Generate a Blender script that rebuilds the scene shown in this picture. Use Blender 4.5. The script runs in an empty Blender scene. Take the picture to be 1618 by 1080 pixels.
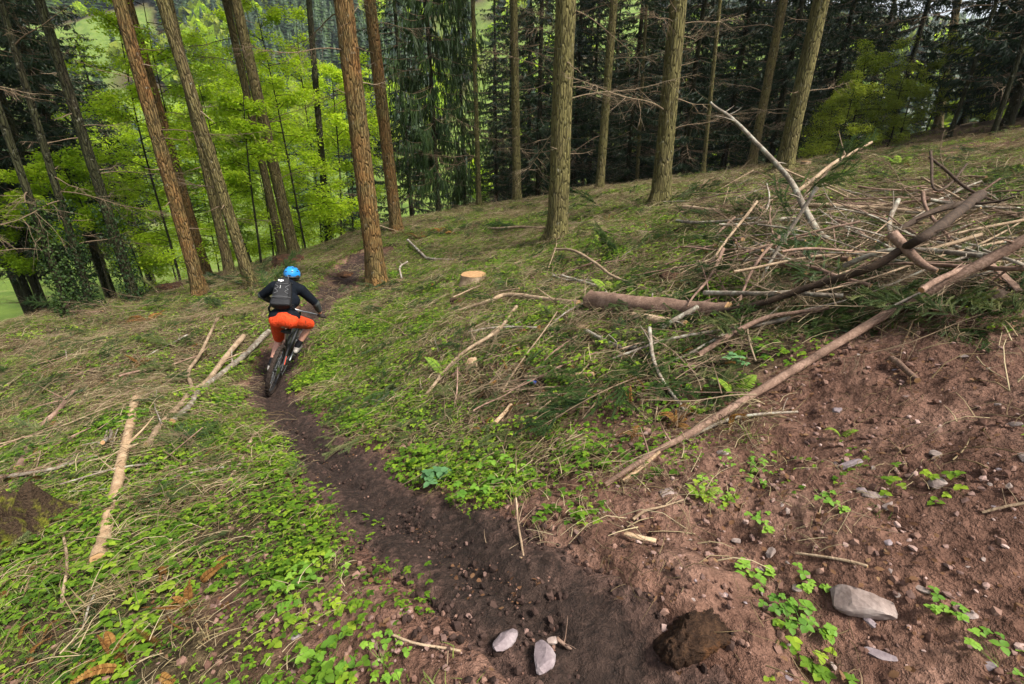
import bpy, bmesh, math, random
import numpy as np
from mathutils import Vector, Matrix

R = math.radians
rng = np.random.default_rng(7)
random.seed(7)
scene = bpy.context.scene

# ------------------------------------------------------------------ camera, sky, sun, exposure
CAM_Z, PITCH, LENS = 1.75, 23.8, 17.0
cam_data = bpy.data.cameras.new('camera')
cam_data.lens = LENS; cam_data.sensor_width = 36.0
cam_data.clip_start = 0.05; cam_data.clip_end = 3000
cam = bpy.data.objects.new('camera', cam_data)
scene.collection.objects.link(cam)
cam.location = (0, 0, CAM_Z); cam.rotation_euler = (R(90 - PITCH), 0, 0)
scene.camera = cam

SUN_EL, SUN_AZ = 54.0, 122.0          # compass style: 0 = +Y, clockwise
world = bpy.data.worlds.new('World'); scene.world = world; world.use_nodes = True
wn = world.node_tree.nodes; wl = world.node_tree.links
bg = wn['Background']
sky = wn.new('ShaderNodeTexSky'); sky.sky_type = 'NISHITA'; sky.sun_disc = False
sky.sun_elevation = R(SUN_EL); sky.sun_rotation = R(SUN_AZ); sky.dust_density = 4.0; sky.air_density = 1.0
hs = wn.new('ShaderNodeHueSaturation'); hs.inputs['Saturation'].default_value = 0.35
wl.new(sky.outputs[0], hs.inputs['Color']); wl.new(hs.outputs[0], bg.inputs['Color'])
bg.inputs['Strength'].default_value = 0.05

sun_data = bpy.data.lights.new('sun', 'SUN'); sun_data.energy = 1.5; sun_data.angle = R(10); sun_data.color = (1.0, 0.95, 0.86)
sun = bpy.data.objects.new('sun', sun_data); scene.collection.objects.link(sun)
sd = Vector((math.sin(R(SUN_AZ)) * math.cos(R(SUN_EL)), math.cos(R(SUN_AZ)) * math.cos(R(SUN_EL)), math.sin(R(SUN_EL))))
sun.rotation_euler = sd.to_track_quat('Z', 'Y').to_euler()
sun.location = sd * 60

vs = scene.view_settings
vs.view_transform = 'Standard'; vs.look = 'None'; vs.gamma = 1.0; vs.use_curve_mapping = False
vs.exposure = 2.36
scene.render.engine = 'CYCLES'
cy = scene.cycles
cy.max_bounces = 7; cy.diffuse_bounces = 4; cy.glossy_bounces = 2; cy.transmission_bounces = 5; cy.transparent_max_bounces = 4
cy.caustics_reflective = False; cy.caustics_refractive = False
cy.use_denoising = True

# ------------------------------------------------------------------ helpers: objects and tags
COL = scene.collection
def link(o, parent=None):
    COL.objects.link(o)
    if parent is not None: o.parent = parent
    return o
def tag(o, label=None, cat=None, group=None, kind=None):
    if label: o['label'] = label
    if cat: o['category'] = cat
    if group: o['group'] = group
    if kind: o['kind'] = kind
    return o
def empty(name, loc, label=None, cat=None, group=None):
    o = bpy.data.objects.new(name, None); o.location = loc; o.empty_display_size = .1
    link(o); return tag(o, label, cat, group)
def mesh_np(name, V, F, mats=None, fm=None, smooth=True, attrs=None):
    """mesh from arrays; F an (n,3|4) array or list of such arrays; attrs: per-vertex floats"""
    Fs = F if isinstance(F, list) else [F]
    Fs = [np.asarray(f, dtype=np.int32) for f in Fs if len(f)]
    me = bpy.data.meshes.new(name)
    V = np.asarray(V, dtype=np.float32)
    nl = sum(f.size for f in Fs); nf = sum(len(f) for f in Fs)
    me.vertices.add(len(V)); me.vertices.foreach_set('co', V.ravel())
    me.loops.add(nl); me.polygons.add(nf)
    me.loops.foreach_set('vertex_index', np.concatenate([f.ravel() for f in Fs]) if Fs else [])
    tot = np.concatenate([np.full(len(f), f.shape[1], dtype=np.int32) for f in Fs]) if Fs else np.zeros(0, np.int32)
    st = np.concatenate([[0], np.cumsum(tot)[:-1]]).astype(np.int32) if nf else np.zeros(0, np.int32)
    me.polygons.foreach_set('loop_start', st)
    if nf: me.polygons.foreach_set('use_smooth', np.full(nf, smooth))
    if mats:
        for m in mats: me.materials.append(m)
    if fm is not None: me.polygons.foreach_set('material_index', np.asarray(fm, dtype=np.int32))
    for k, a in (attrs or {}).items():
        at = me.attributes.new(k, 'FLOAT', 'POINT'); at.data.foreach_set('value', np.asarray(a, dtype=np.float32))
    me.update(calc_edges=True); me.validate()
    return me
class MB:
    """collects pieces into one mesh"""
    def __init__(s): s.V = []; s.T = []; s.Q = []; s.A = []; s.mT = []; s.mQ = []; s.n = 0
    def add(s, V, F, a=0.0, m=0):
        V = np.asarray(V, dtype=float).reshape(-1, 3); F = np.asarray(F, dtype=np.int64)
        if F.shape[1] == 3: s.T.append(F + s.n); s.mT.append(np.full(len(F), m))
        else: s.Q.append(F + s.n); s.mQ.append(np.full(len(F), m))
        s.V.append(V); s.A.append(np.broadcast_to(np.asarray(a, dtype=float), (len(V),))); s.n += len(V)
        return s
    def mesh(s, name, mats, smooth=True):
        F = []; fm = []
        if s.T: F.append(np.concatenate(s.T)); fm += s.mT
        if s.Q: F.append(np.concatenate(s.Q)); fm += s.mQ
        return mesh_np(name, np.concatenate(s.V), F, mats, np.concatenate(fm), smooth, {'rnd': np.concatenate(s.A)})
    def obj(s, name, mats, parent=None, smooth=True):
        if not isinstance(mats, (list, tuple)): mats = [mats]
        return link(bpy.data.objects.new(name, s.mesh(name, list(mats), smooth)), parent)
def obj_from(name, me, parent=None): return link(bpy.data.objects.new(name, me), parent)

def frame_path(P):
    """parallel-transport frames along a polyline (n,3)"""
    P = np.asarray(P, dtype=float)
    T = np.gradient(P, axis=0); T /= np.linalg.norm(T, axis=1)[:, None] + 1e-12
    ref = np.array([0, 0, 1.0]) if abs(T[0][2]) < .9 else np.array([1.0, 0, 0])
    N = np.zeros_like(P); n = np.cross(T[0], ref); n /= np.linalg.norm(n); N[0] = n
    for i in range(1, len(P)):
        n = n - T[i] * np.dot(n, T[i]); n /= np.linalg.norm(n) + 1e-12; N[i] = n
    return T, N, np.cross(T, N)
def tube(mb, P, rad, sides=6, a=0.0, m=0, cap=True, cap_m=None, rough=0.0, seed=0, flat=1.0):
    P = np.asarray(P, dtype=float); n = len(P)
    rad = np.broadcast_to(np.asarray(rad, dtype=float), (n,))
    T, N, B = frame_path(P)
    th = np.linspace(0, 2 * math.pi, sides, endpoint=False)
    rr = rad[:, None] * np.ones(sides)[None]
    if rough:
        r_ = np.random.default_rng(seed); rr = rr * (1 + rough * (r_.random((n, sides)) - .5) + rough * .7 * (r_.random((n, 1)) - .5))
    V = P[:, None, :] + rr[..., None] * (np.cos(th)[None, :, None] * N[:, None, :] + flat * np.sin(th)[None, :, None] * B[:, None, :])
    i = np.arange(n - 1)[:, None] * sides; j = np.arange(sides)[None]; j2 = (j + 1) % sides
    F = np.stack([i + j, i + j2, i + sides + j2, i + sides + j], -1).reshape(-1, 4)
    mb.add(V, F, a, m)
    if cap:
        for e, k in ((0, 0), (n - 1, 1)):
            ring = V[e]; c = P[e] - T[e] * rad[e] * (0.03 if k == 0 else -0.03)
            Vc = np.concatenate([ring, c[None]])
            f = np.stack([np.arange(sides), (np.arange(sides) + 1) % sides, np.full(sides, sides)], 1)
            if k == 0: f = f[:, ::-1]
            mb.add(Vc, f, a, m if cap_m is None else cap_m)
def spline(P, n):
    """Catmull-Rom resample of a polyline"""
    P = np.asarray(P, dtype=float)
    if len(P) == 2: t = np.linspace(0, 1, n)[:, None]; return P[0] * (1 - t) + P[1] * t
    Q = np.vstack([2 * P[0] - P[1], P, 2 * P[-1] - P[-2]])
    u = np.linspace(0, len(P) - 1 - 1e-6, n); i = u.astype(int); f = (u - i)[:, None]
    p0, p1, p2, p3 = Q[i], Q[i + 1], Q[i + 2], Q[i + 3]
    return .5 * (2 * p1 + (p2 - p0) * f + (2 * p0 - 5 * p1 + 4 * p2 - p3) * f ** 2 + (3 * p1 - p0 - 3 * p2 + p3) * f ** 3)

# ------------------------------------------------------------------ helpers: materials
def lin(r, g, b):
    f = lambda c: ((c / 255 + .055) / 1.055) ** 2.4 if c / 255 > .04045 else c / 255 / 12.92
    return (f(r), f(g), f(b), 1)
class NT:
    def __init__(s, name):
        s.m = bpy.data.materials.new(name); s.m.use_nodes = True; s.t = s.m.node_tree; s.n = s.t.nodes; s.n.clear()
        s.out = s.n.new('ShaderNodeOutputMaterial')
    def new(s, t, **k):
        n = s.n.new('ShaderNode' + t)
        for a, v in k.items(): setattr(n, a, v)
        return n
    def set(s, sock, v):
        if isinstance(v, bpy.types.NodeSocket): s.t.links.new(v, sock)
        elif v is not None: sock.default_value = v
    def coord(s, kind='Object'): return s.new('TexCoord').outputs[kind]
    def mapping(s, v, scale=(1, 1, 1), loc=(0, 0, 0), rot=(0, 0, 0)):
        n = s.new('Mapping'); s.set(n.inputs['Vector'], v); n.inputs['Scale'].default_value = scale; n.inputs['Location'].default_value = loc; n.inputs['Rotation'].default_value = rot
        return n.outputs[0]
    def noise(s, v, scale, detail=4, rough=.6, out='Fac', dist=0.0):
        n = s.new('TexNoise'); s.set(n.inputs['Vector'], v); n.inputs['Scale'].default_value = scale; n.inputs['Detail'].default_value = detail
        n.inputs['Roughness'].default_value = rough; n.inputs['Distortion'].default_value = dist; return n.outputs[out]
    def voronoi(s, v, scale, out='Distance', feature='F1'):
        n = s.new('TexVoronoi', feature=feature); s.set(n.inputs['Vector'], v); n.inputs['Scale'].default_value = scale; return n.outputs[out]
    def ramp(s, v, stops, interp='LINEAR'):
        n = s.new('ValToRGB'); s.set(n.inputs[0], v); e = n.color_ramp.elements; n.color_ramp.interpolation = interp
        while len(e) < len(stops): e.new(.5)
        for i, (p, c) in enumerate(stops): e[i].position = p; e[i].color = c if len(c) == 4 else (*c, 1)
        return n.outputs[0]
    def mix(s, f, a, b, mode='MIX'):
        n = s.new('Mix', data_type='RGBA', blend_type=mode); s.set(n.inputs[0], f); s.set(n.inputs[6], a); s.set(n.inputs[7], b); return n.outputs[2]
    def math(s, op, a, b=None, clamp=False):
        n = s.new('Math', operation=op, use_clamp=clamp); s.set(n.inputs[0], a); s.set(n.inputs[1], b) if b is not None else None; return n.outputs[0]
    def attr(s, name, out='Fac'):
        n = s.new('Attribute', attribute_name=name); return n.outputs[out]
    def orand(s): return s.new('ObjectInfo').outputs['Random']
    def bump(s, h, strength=.5, dist=.02):
        n = s.new('Bump'); s.set(n.inputs['Height'], h); n.inputs['Strength'].default_value = strength; n.inputs['Distance'].default_value = dist; return n.outputs[0]
    def bsdf(s, color, rough=.8, normal=None, spec=.3, metal=0.0, sss=0.0):
        n = s.new('BsdfPrincipled'); s.set(n.inputs['Base Color'], color); s.set(n.inputs['Roughness'], rough); n.inputs['Specular IOR Level'].default_value = spec; n.inputs['Metallic'].default_value = metal
        if sss: n.inputs['Subsurface Weight'].default_value = sss; n.inputs['Subsurface Radius'].default_value = (.02, .008, .005)
        if normal is not None: s.set(n.inputs['Normal'], normal)
        return n.outputs[0]
    def finish(s, sh): s.t.links.new(sh, s.out.inputs[0]); return s.m
def leaf_material(name, dark, mid, light, trans=.35, rough=.55, spec=.25, tgain=1.15):
    t = NT(name)
    f = t.math('ADD', t.math('MULTIPLY', t.attr('rnd'), .55), t.math('MULTIPLY', t.orand(), .45))
    c = t.ramp(f, [(0.0, dark), (.5, mid), (1.0, light)])
    n = t.noise(t.coord('Object'), 9, 2); c = t.mix(.5, c, t.ramp(n, [(.3, (.62, .62, .62)), (.7, (1, 1, 1))]), 'MULTIPLY')
    a = t.bsdf(c, rough, spec=spec)
    tr = t.new('BsdfTranslucent'); t.set(tr.inputs[0], t.mix(1.0, c, (tgain, tgain, tgain * .5, 1), 'MULTIPLY'))
    mx = t.new('MixShader'); mx.inputs[0].default_value = trans; t.t.links.new(a, mx.inputs[1]); t.t.links.new(tr.outputs[0], mx.inputs[2])
    return t.finish(mx.outputs[0])
def plain(name, col, rough=.6, spec=.4, metal=0.0, var=.25, scale=40, bump=.15, bd=.003, sss=0.0):
    t = NT(name); co = t.coord('Object'); n = t.noise(co, scale, 4)
    c = t.mix(1.0, col, t.ramp(n, [(.25, (1 - var,) * 3), (.75, (1 + var * .4,) * 3)]), 'MULTIPLY')
    return t.finish(t.bsdf(c, rough, t.bump(n, bump, bd), spec, metal, sss))

# ------------------------------------------------------------------ noise
def _hash(ix, iy, s):
    h = (ix.astype(np.int64) * 374761393 + iy.astype(np.int64) * 668265263 + s * 982451653) & 0x7fffffff
    h = ((h ^ (h >> 13)) * 1274126177) & 0x7fffffff
    return ((h ^ (h >> 16)) & 0xffff) / 65535.0
def vn(x, y, s=0):
    ix = np.floor(x); iy = np.floor(y); fx = x - ix; fy = y - iy
    fx = fx * fx * (3 - 2 * fx); fy = fy * fy * (3 - 2 * fy)
    a = _hash(ix, iy, s); b = _hash(ix + 1, iy, s); c = _hash(ix, iy + 1, s); d = _hash(ix + 1, iy + 1, s)
    return (a * (1 - fx) + b * fx) * (1 - fy) + (c * (1 - fx) + d * fx) * fy
def fbm(x, y, s=0, o=4):
    v = 0; w = 1; t = 0
    for k in range(o):
        v = v + w * vn(x * 2 ** k, y * 2 ** k, s + k); t += w; w *= .5
    return v / t - .5
def smooth01(x): x = np.clip(x, 0, 1); return x * x * (3 - 2 * x)

# ------------------------------------------------------------------ terrain: survey points of the slope, then a smooth surface through them
FPX = LENS / 36 * 1618; CP, SP = math.cos(R(PITCH)), math.sin(R(PITCH))
def ray(u, v):
    a = (u - 809) / FPX; b = (v - 540) / FPX
    return np.array([a, CP - b * SP, -SP - b * CP])
def at(u, v, t): return np.array([0, 0, CAM_Z]) + ray(u, v) * t
def atz(u, v, z): d = ray(u, v); return np.array([0, 0, CAM_Z]) + d * ((z - CAM_Z) / d[2])
SZ = [(809,1080,-.02),(0,1080,-.55),(1618,1080,.22),(1360,950,.12),(580,850,-.42),(155,895,-.65),(20,830,-.85),(960,765,-.08),(1200,600,.2),(1250,760,.13),
      (1500,750,.38),(1618,800,.5)]
ST = [(430,620,6.8),(445,660,5.7),(215,650,5.4),(700,700,3.9),(700,550,6),(900,500,5.8),(900,620,4),(1000,430,7),(1100,500,4.5),(1300,400,5.1),(1618,560,2.5),
      (750,445,9),(595,450,11),(545,420,12.3),(525,470,10.2),(320,465,12),(400,450,12),(465,405,15),(880,375,10.5),(750,370,13.5),(620,360,15.5),(690,340,19),
      (815,320,19.5),(945,300,19),(1040,300,12.5),(1235,270,13),(1120,330,8.6),(1200,300,10),(1450,250,10.2),(1600,205,14),(1500,225,14),(1600,330,6.2),(1450,320,7.2),
      (1550,450,4),(0,520,10),(0,640,6.8),(100,580,7.4),(200,510,10),(300,600,7),(100,720,4.7)]
AN = [atz(*s) for s in SZ] + [at(*s) for s in ST]
AN += [np.array(p, dtype=float) for p in [
    (0,0,.02),(0,-3,.4),(3,-3,1.2),(-4,-3,-.8),(-10,0,-2.6),(10,0,2.5),(10,5,2.2),(0,-20,2),(-30,-10,-9),(30,-10,8),(0,-100,12),(100,0,25),(-120,0,-12),
    (-16,13,-4.6),(-22,20,-7.5),(-13,20,-4.6),(-9,25,-5.2),(-3,28,-3.6),(-30,30,-10),(5,30,-2.6),(0,45,-8.5),(-12,42,-10),(-40,40,-12),(-60,80,-12.5),(0,90,-12),(60,90,-7),
    (20,30,1.0),(20,18,2.6),(30,12,4.5),(40,45,-1),(60,25,7),(30,60,-6),
    (-100,150,-10),(0,150,-8),(100,160,-6),(-110,260,40),(0,260,44),(110,260,36),(-160,380,110),(0,380,105),(160,380,70),(260,250,28),(330,330,50),(-250,200,20),(-330,100,25),(330,100,40)]]
AN = np.array(AN)
def _mq(P, Q): return np.sqrt((P[:, None, 0] - Q[None, :, 0]) ** 2 + (P[:, None, 1] - Q[None, :, 1]) ** 2 + 1.2)
n_ = len(AN); A_ = np.zeros((n_ + 3, n_ + 3)); A_[:n_, :n_] = _mq(AN, AN) - .02 * np.eye(n_); A_[:n_, n_] = 1; A_[:n_, n_ + 1:] = AN[:, :2]; A_[n_:, :n_] = A_[:n_, n_:].T
W_ = np.linalg.solve(A_, np.concatenate([AN[:, 2], np.zeros(3)]))
def H0(x, y):
    x = np.asarray(x, dtype=float); y = np.asarray(y, dtype=float); sh = x.shape; P = np.stack([x.ravel(), y.ravel()], 1); out = np.empty(len(P))
    for i in range(0, len(P), 20000):
        p = P[i:i + 20000]; out[i:i + 20000] = _mq(p, AN) @ W_[:n_] + W_[n_] + p @ W_[n_ + 1:]
    return out.reshape(sh)
def hit(u, v, lift=0.0, fn=None, tmax=200):
    fn = fn or Hq
    d = ray(u, v); t = np.geomspace(.7, tmax, 150)
    for _ in range(3):
        g = CAM_Z + d[2] * t - fn(d[0] * t, d[1] * t) - lift
        k = np.argmax(g <= 0)
        if g[k] > 0: return None
        k = max(k, 1); t = np.linspace(t[k - 1], t[k], 14)
    return np.array([d[0] * t[-1], d[1] * t[-1], CAM_Z + d[2] * t[-1]])
TRAIL_PX = [(990,1200),(975,1100),(925,1030),(845,955),(705,855),(590,780),(505,712),(450,655),(428,612),(452,550),(490,502),(520,466),(548,432),(572,413),(592,400)]
TR = np.array([(p[0], p[1], 0) for p in [hit(u, v, 0, H0) for u, v in TRAIL_PX]])
TR = np.vstack([[(.9, -.9, 0), (.75, 0., 0)], TR[1:]])
TR = spline(TR, 220)
TRS = np.concatenate([[0], np.cumsum(np.linalg.norm(np.diff(TR[:, :2], axis=0), axis=1))])
TRW = np.interp(TRS, [0, 2.0, 4.0, 6.0, 9, 13, 20], [.38, .36, .34, .32, .36, .46, .55])
def trail_d(x, y):
    """distance from the trail's centre line over its half width, and arc length"""
    x = np.asarray(x, dtype=float); sh = x.shape; P = np.stack([x.ravel(), np.asarray(y, dtype=float).ravel()], 1)
    d = np.full(len(P), 9.0); s = np.zeros(len(P))
    near = np.where((P[:, 0] > -14) & (P[:, 0] < 4) & (P[:, 1] > -2) & (P[:, 1] < 20))[0]
    for i in range(0, len(near), 20000):
        k = near[i:i + 20000]; D = np.hypot(P[k, None, 0] - TR[None, :, 0], P[k, None, 1] - TR[None, :, 1]) / TRW[None]
        j = D.argmin(1); d[k] = D[np.arange(len(k)), j]; s[k] = TRS[j]
    return d.reshape(sh), s.reshape(sh)
# mounds and hollows of the brash bank
MOUNDS = [(1560,500,.5,.16),(1430,470,.6,.12),(1330,440,.8,.10),(1230,330,.9,.10),(1000,520,.7,.06),(760,360,.9,.12),(590,460,.5,.06),(120,480,1.2,.15),(330,470,.8,.12),(1090,960,.22,.07),(640,500,.7,.05),(150,700,.8,.06)]
MD = [(*hit(u, v, 0, H0)[:2], s, a) for u, v, s, a in MOUNDS]
def H(x, y):
    x = np.asarray(x, dtype=float); y = np.asarray(y, dtype=float)
    z = H0(x, y); r = np.hypot(x, y); nf = np.clip(r / 1.0, .35, 1)
    z = z + nf * (.22 * fbm(x / 1.4, y / 1.4, 3, 3) + .10 * fbm(x / .35, y / .35, 11, 3)) + np.clip(r / 30 - .5, 0, 6) * .8 * fbm(x / 9, y / 9, 5, 3)
    for mx, my, s, a in MD: z = z + a * np.exp(-((x - mx) ** 2 + (y - my) ** 2) / s ** 2)
    d, _ = trail_d(x, y)
    return z - .07 * np.exp(-d ** 2 * 1.1) + .035 * np.exp(-((d - 1.35) / .35) ** 2)

# a fine grid of heights over the near ground, for quick look-ups
GX0, GY0, GS = -15.0, 0.0, .025
_gx = np.arange(GX0, 17, GS); _gy = np.arange(GY0, 25, GS); HG = np.empty((len(_gx), len(_gy)))
for _i in range(0, len(_gx), 64): HG[_i:_i + 64] = H(*np.meshgrid(_gx[_i:_i + 64], _gy, indexing='ij'))
def Hq(x, y):
    x = np.asarray(x, dtype=float); y = np.asarray(y, dtype=float)
    i = (x - GX0) / GS; j = (y - GY0) / GS; ok = (i >= 0) & (j >= 0) & (i < len(_gx) - 2) & (j < len(_gy) - 2)
    i = np.where(ok, i, 0); j = np.where(ok, j, 0); a = i.astype(int); b = j.astype(int); f = i - a; g = j - b
    z = (HG[a, b] * (1 - f) + HG[a + 1, b] * f) * (1 - g) + (HG[a, b + 1] * (1 - f) + HG[a + 1, b + 1] * f) * g
    if not np.all(ok): z = np.array(z); z[~ok] = H0(x[~ok], y[~ok])
    return z
def xp(a, b): return np.array([a[1] * b[2] - a[2] * b[1], a[2] * b[0] - a[0] * b[2], a[0] * b[1] - a[1] * b[0]])
# ------------------------------------------------------------------ what grows where: (u, v, leafy green, bare dirt)
CV = [(1400,850,.03,1),(1550,1000,.03,1),(1300,720,.06,.95),(1500,650,.04,.95),(1618,640,.02,1),(1350,600,.04,.95),(1150,900,.02,1),(1000,850,.04,1),(950,950,.02,1),(860,800,.2,.8),(780,770,1,.1),(690,720,.95,.1),
 (620,660,.95,0),(520,600,1,0),(550,530,.9,0),(620,500,.6,0),(700,560,.4,.1),(800,500,.4,.05),(800,430,.8,0),(900,440,.5,0),(700,400,.8,0),(960,380,1,0),(1000,360,1,0),(1050,400,.9,0),(1100,420,.6,0),
 (900,560,.3,.15),(1000,560,.3,.15),(850,650,.35,.4),(950,680,.25,.6),(1050,620,.35,.3),(1150,560,.3,.3),(1200,500,.2,.3),(1300,480,.15,.3),(1400,500,.08,.6),(1500,520,.05,.95),(1400,400,.08,.4),(1300,350,.3,.1),
 (1500,330,.4,.1),(1400,280,.4,0),(1550,270,.4,.1),(1200,330,.5,0),(1190,745,.35,.8),(1130,660,.4,.6),(300,850,.8,.1),(380,780,.8,.1),(250,750,1,0),(350,680,.9,0),(120,760,1,0),(60,850,.7,.1),(200,950,.6,.2),
 (350,960,.25,.6),(450,1020,.4,.6),(560,1040,.25,.7),(600,980,.1,.8),(460,900,.8,.3),(100,1000,.5,.2),(250,1040,.3,.3),(100,650,.4,.1),(50,600,.3,.3),(200,600,.25,.2),(300,560,.3,.1),(380,500,.35,0),(250,520,.22,.1),
 (450,450,.6,0),(520,420,.6,0),(400,600,.5,.3),(1240,940,.10,.95),(1330,800,.08,.95),(1600,1060,.15,.95),(1570,215,.05,.9),(1450,240,.05,.85),(1520,228,.05,.9)]
CVP = np.array([hit(u, v, 0, H0)[:2] for u, v, _, _ in CV]); CVL = np.stack([np.arctan2(CVP[:, 0], CVP[:, 1]) * 1.0, np.log(np.hypot(CVP[:, 0], CVP[:, 1]))], 1)
CVV = np.array([c[2:] for c in CV], dtype=float)
def cover(x, y):
    x = np.asarray(x, dtype=float).ravel(); y = np.asarray(y, dtype=float).ravel()
    L = np.stack([np.arctan2(x, y), np.log(np.maximum(np.hypot(x, y), .3))], 1); G = np.empty((len(L), 2))
    for i in range(0, len(L), 20000):
        l = L[i:i + 20000]; w = 1 / (((l[:, None] - CVL[None]) ** 2).sum(-1) + .0012) ** 1.6
        G[i:i + 20000] = (w @ CVV) / w.sum(1)[:, None]
    return G[:, 0], G[:, 1]

# ------------------------------------------------------------------ ground and trail
def ground_material():
    t = NT('forest_floor'); co = t.coord('Object')
    dirt = t.attr('dirt'); green = t.attr('green'); field = t.attr('field')
    n1 = t.noise(co, 1.6, 6, .65); n2 = t.noise(co, 14, 5, .7); n3 = t.noise(co, 75, 3, .7)
    red = t.ramp(n1, [(.25, (.080, .040, .028)), (.5, (.185, .102, .073)), (.75, (.33, .20, .15))])
    red = t.mix(.8, red, t.ramp(n2, [(.28, (.34, .32, .30)), (.48, (.85, .83, .81)), (.72, (1.3, 1.3, 1.3))]), 'MULTIPLY')
    nm = t.noise(co, 5.5, 5, .7); red = t.mix(.75, red, t.ramp(nm, [(.32, (.42, .38, .36)), (.5, (1, 1, 1)), (.7, (1.2, 1.17, 1.15))]), 'MULTIPLY')
    lit = t.ramp(n2, [(.25, (.018, .011, .007)), (.48, (.055, .036, .020)), (.62, (.12, .083, .046)), (.8, (.22, .165, .095))])
    moss = t.ramp(n2, [(.25, (.012, .016, .006)), (.55, (.036, .052, .013)), (.8, (.085, .115, .028))])
    gm = t.math('MULTIPLY', t.math('MULTIPLY', green, .7), t.ramp(n1, [(.38, (.1,) * 3), (.6, (1,) * 3)]))
    c = t.mix(gm, lit, moss)
    dm = t.math('ADD', dirt, t.math('MULTIPLY', t.math('SUBTRACT', n1, .5), .9)); dm = t.ramp(dm, [(.38, (0,) * 3), (.68, (1,) * 3)])
    c = t.mix(dm, c, red)
    c = t.mix(.55, c, t.ramp(n3, [(.3, (.5,) * 3), (.7, (1.25,) * 3)]), 'MULTIPLY')
    fc = t.ramp(t.noise(co, .35, 5, .6), [(.3, (.07, .115, .022)), (.55, (.11, .16, .028)), (.75, (.16, .18, .06))])
    c = t.mix(field, c, fc)
    vb = t.voronoi(co, 26); h = t.math('ADD', t.math('MULTIPLY', n2, .8), t.math('ADD', t.math('MULTIPLY', n3, .35), t.math('MULTIPLY', vb, .35)))
    return t.finish(t.bsdf(c, .95, t.bump(h, 1.0, .06), .12))
def trail_material():
    t = NT('dark_wet_soil'); co = t.coord('Object'); n1 = t.noise(co, 2.2, 6, .65); n2 = t.noise(co, 18, 5, .72); n3 = t.noise(co, 90, 3, .7)
    edge = t.attr('edge')
    a = t.ramp(n2, [(.25, (.012, .007, .005)), (.5, (.038, .022, .016)), (.75, (.085, .052, .039))])
    b = t.ramp(n2, [(.25, (.042, .022, .016)), (.5, (.115, .063, .047)), (.75, (.21, .125, .097))])
    m = t.math('ADD', edge, t.math('ADD', t.math('MULTIPLY', t.math('SUBTRACT', n1, .5), 1.3), t.math('MULTIPLY', t.math('SUBTRACT', n2, .5), .8))); m = t.ramp(m, [(.28, (0,) * 3), (.70, (1,) * 3)])
    c = t.mix(m, a, b); c = t.mix(.5, c, t.ramp(n3, [(.3, (.5,) * 3), (.7, (1.3,) * 3)]), 'MULTIPLY')
    h = t.math('ADD', n2, t.math('MULTIPLY', n3, .4))
    return t.finish(t.bsdf(c, t.ramp(n1, [(.3, (.7,) * 3), (.7, (.95,) * 3)]), t.bump(h, 1.0, .06), .25))
def polar_ground():
    r = np.geomspace(.22, 560, 600)
    th = np.concatenate([np.linspace(-180, -66, 40, endpoint=False), np.linspace(-66, 66, 520, endpoint=False), np.linspace(66, 180, 40, endpoint=False)])
    th = np.radians(th); nr, nt = len(r), len(th)
    X = r[:, None] * np.sin(th)[None]; Y = r[:, None] * np.cos(th)[None]
    Z = H(X, Y); d, _ = trail_d(X, Y)
    g, s = cover(X, Y)
    fine = np.clip(1.5 - r[:, None] / 8, 0, 1) * (.4 + s.reshape(X.shape))
    Z = Z + fine * (.060 * fbm(X / .13, Y / .13, 21, 3) + .035 * np.maximum(fbm(X / .05, Y / .05, 31, 2), 0))
    Z = Z - .08 * smooth01((.95 - d) / .35)
    V = np.stack([X, Y, Z], -1).reshape(-1, 3)
    i = np.arange(nr - 1)[:, None] * nt; j = np.arange(nt)[None]; j2 = (j + 1) % nt
    F = np.stack([i + j, i + nt + j, i + nt + j2, i + j2], -1).reshape(-1, 4)
    c = len(V); V = np.vstack([V, [[0, 0, float(H(0., 0.))]]]); F2 = np.stack([np.arange(nt), (np.arange(nt) + 1) % nt, np.full(nt, c)], 1)
    rr = np.hypot(V[:, 0], V[:, 1])
    fld = smooth01((-V[:, 2] - 4.2) / 2.5) * smooth01((rr - 14) / 8)
    hillf = smooth01((rr - 90) / 40) * smooth01((fbm(V[:, 0] / 60, V[:, 1] / 60, 77, 3) - .02) / .1)
    fld = np.maximum(fld, hillf)
    near = smooth01((d.reshape(-1) - .95) / .5); near = np.append(near, 1)
    G = np.append(g, .1) * near; S = np.append(s, .9); S = np.maximum(S, 1 - near)
    S = np.where(rr > 16, S * .25, S)
    me = mesh_np('ground', V, [F, F2], [MAT['ground']], None, True, {'green': G, 'dirt': S, 'field': fld})
    return tag(obj_from('ground', me), 'sloping forest floor of red soil, leaf litter and moss', kind='structure')
MAT = {}
MAT['ground'] = ground_material(); MAT['trail'] = trail_material()
polar_ground()
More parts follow.
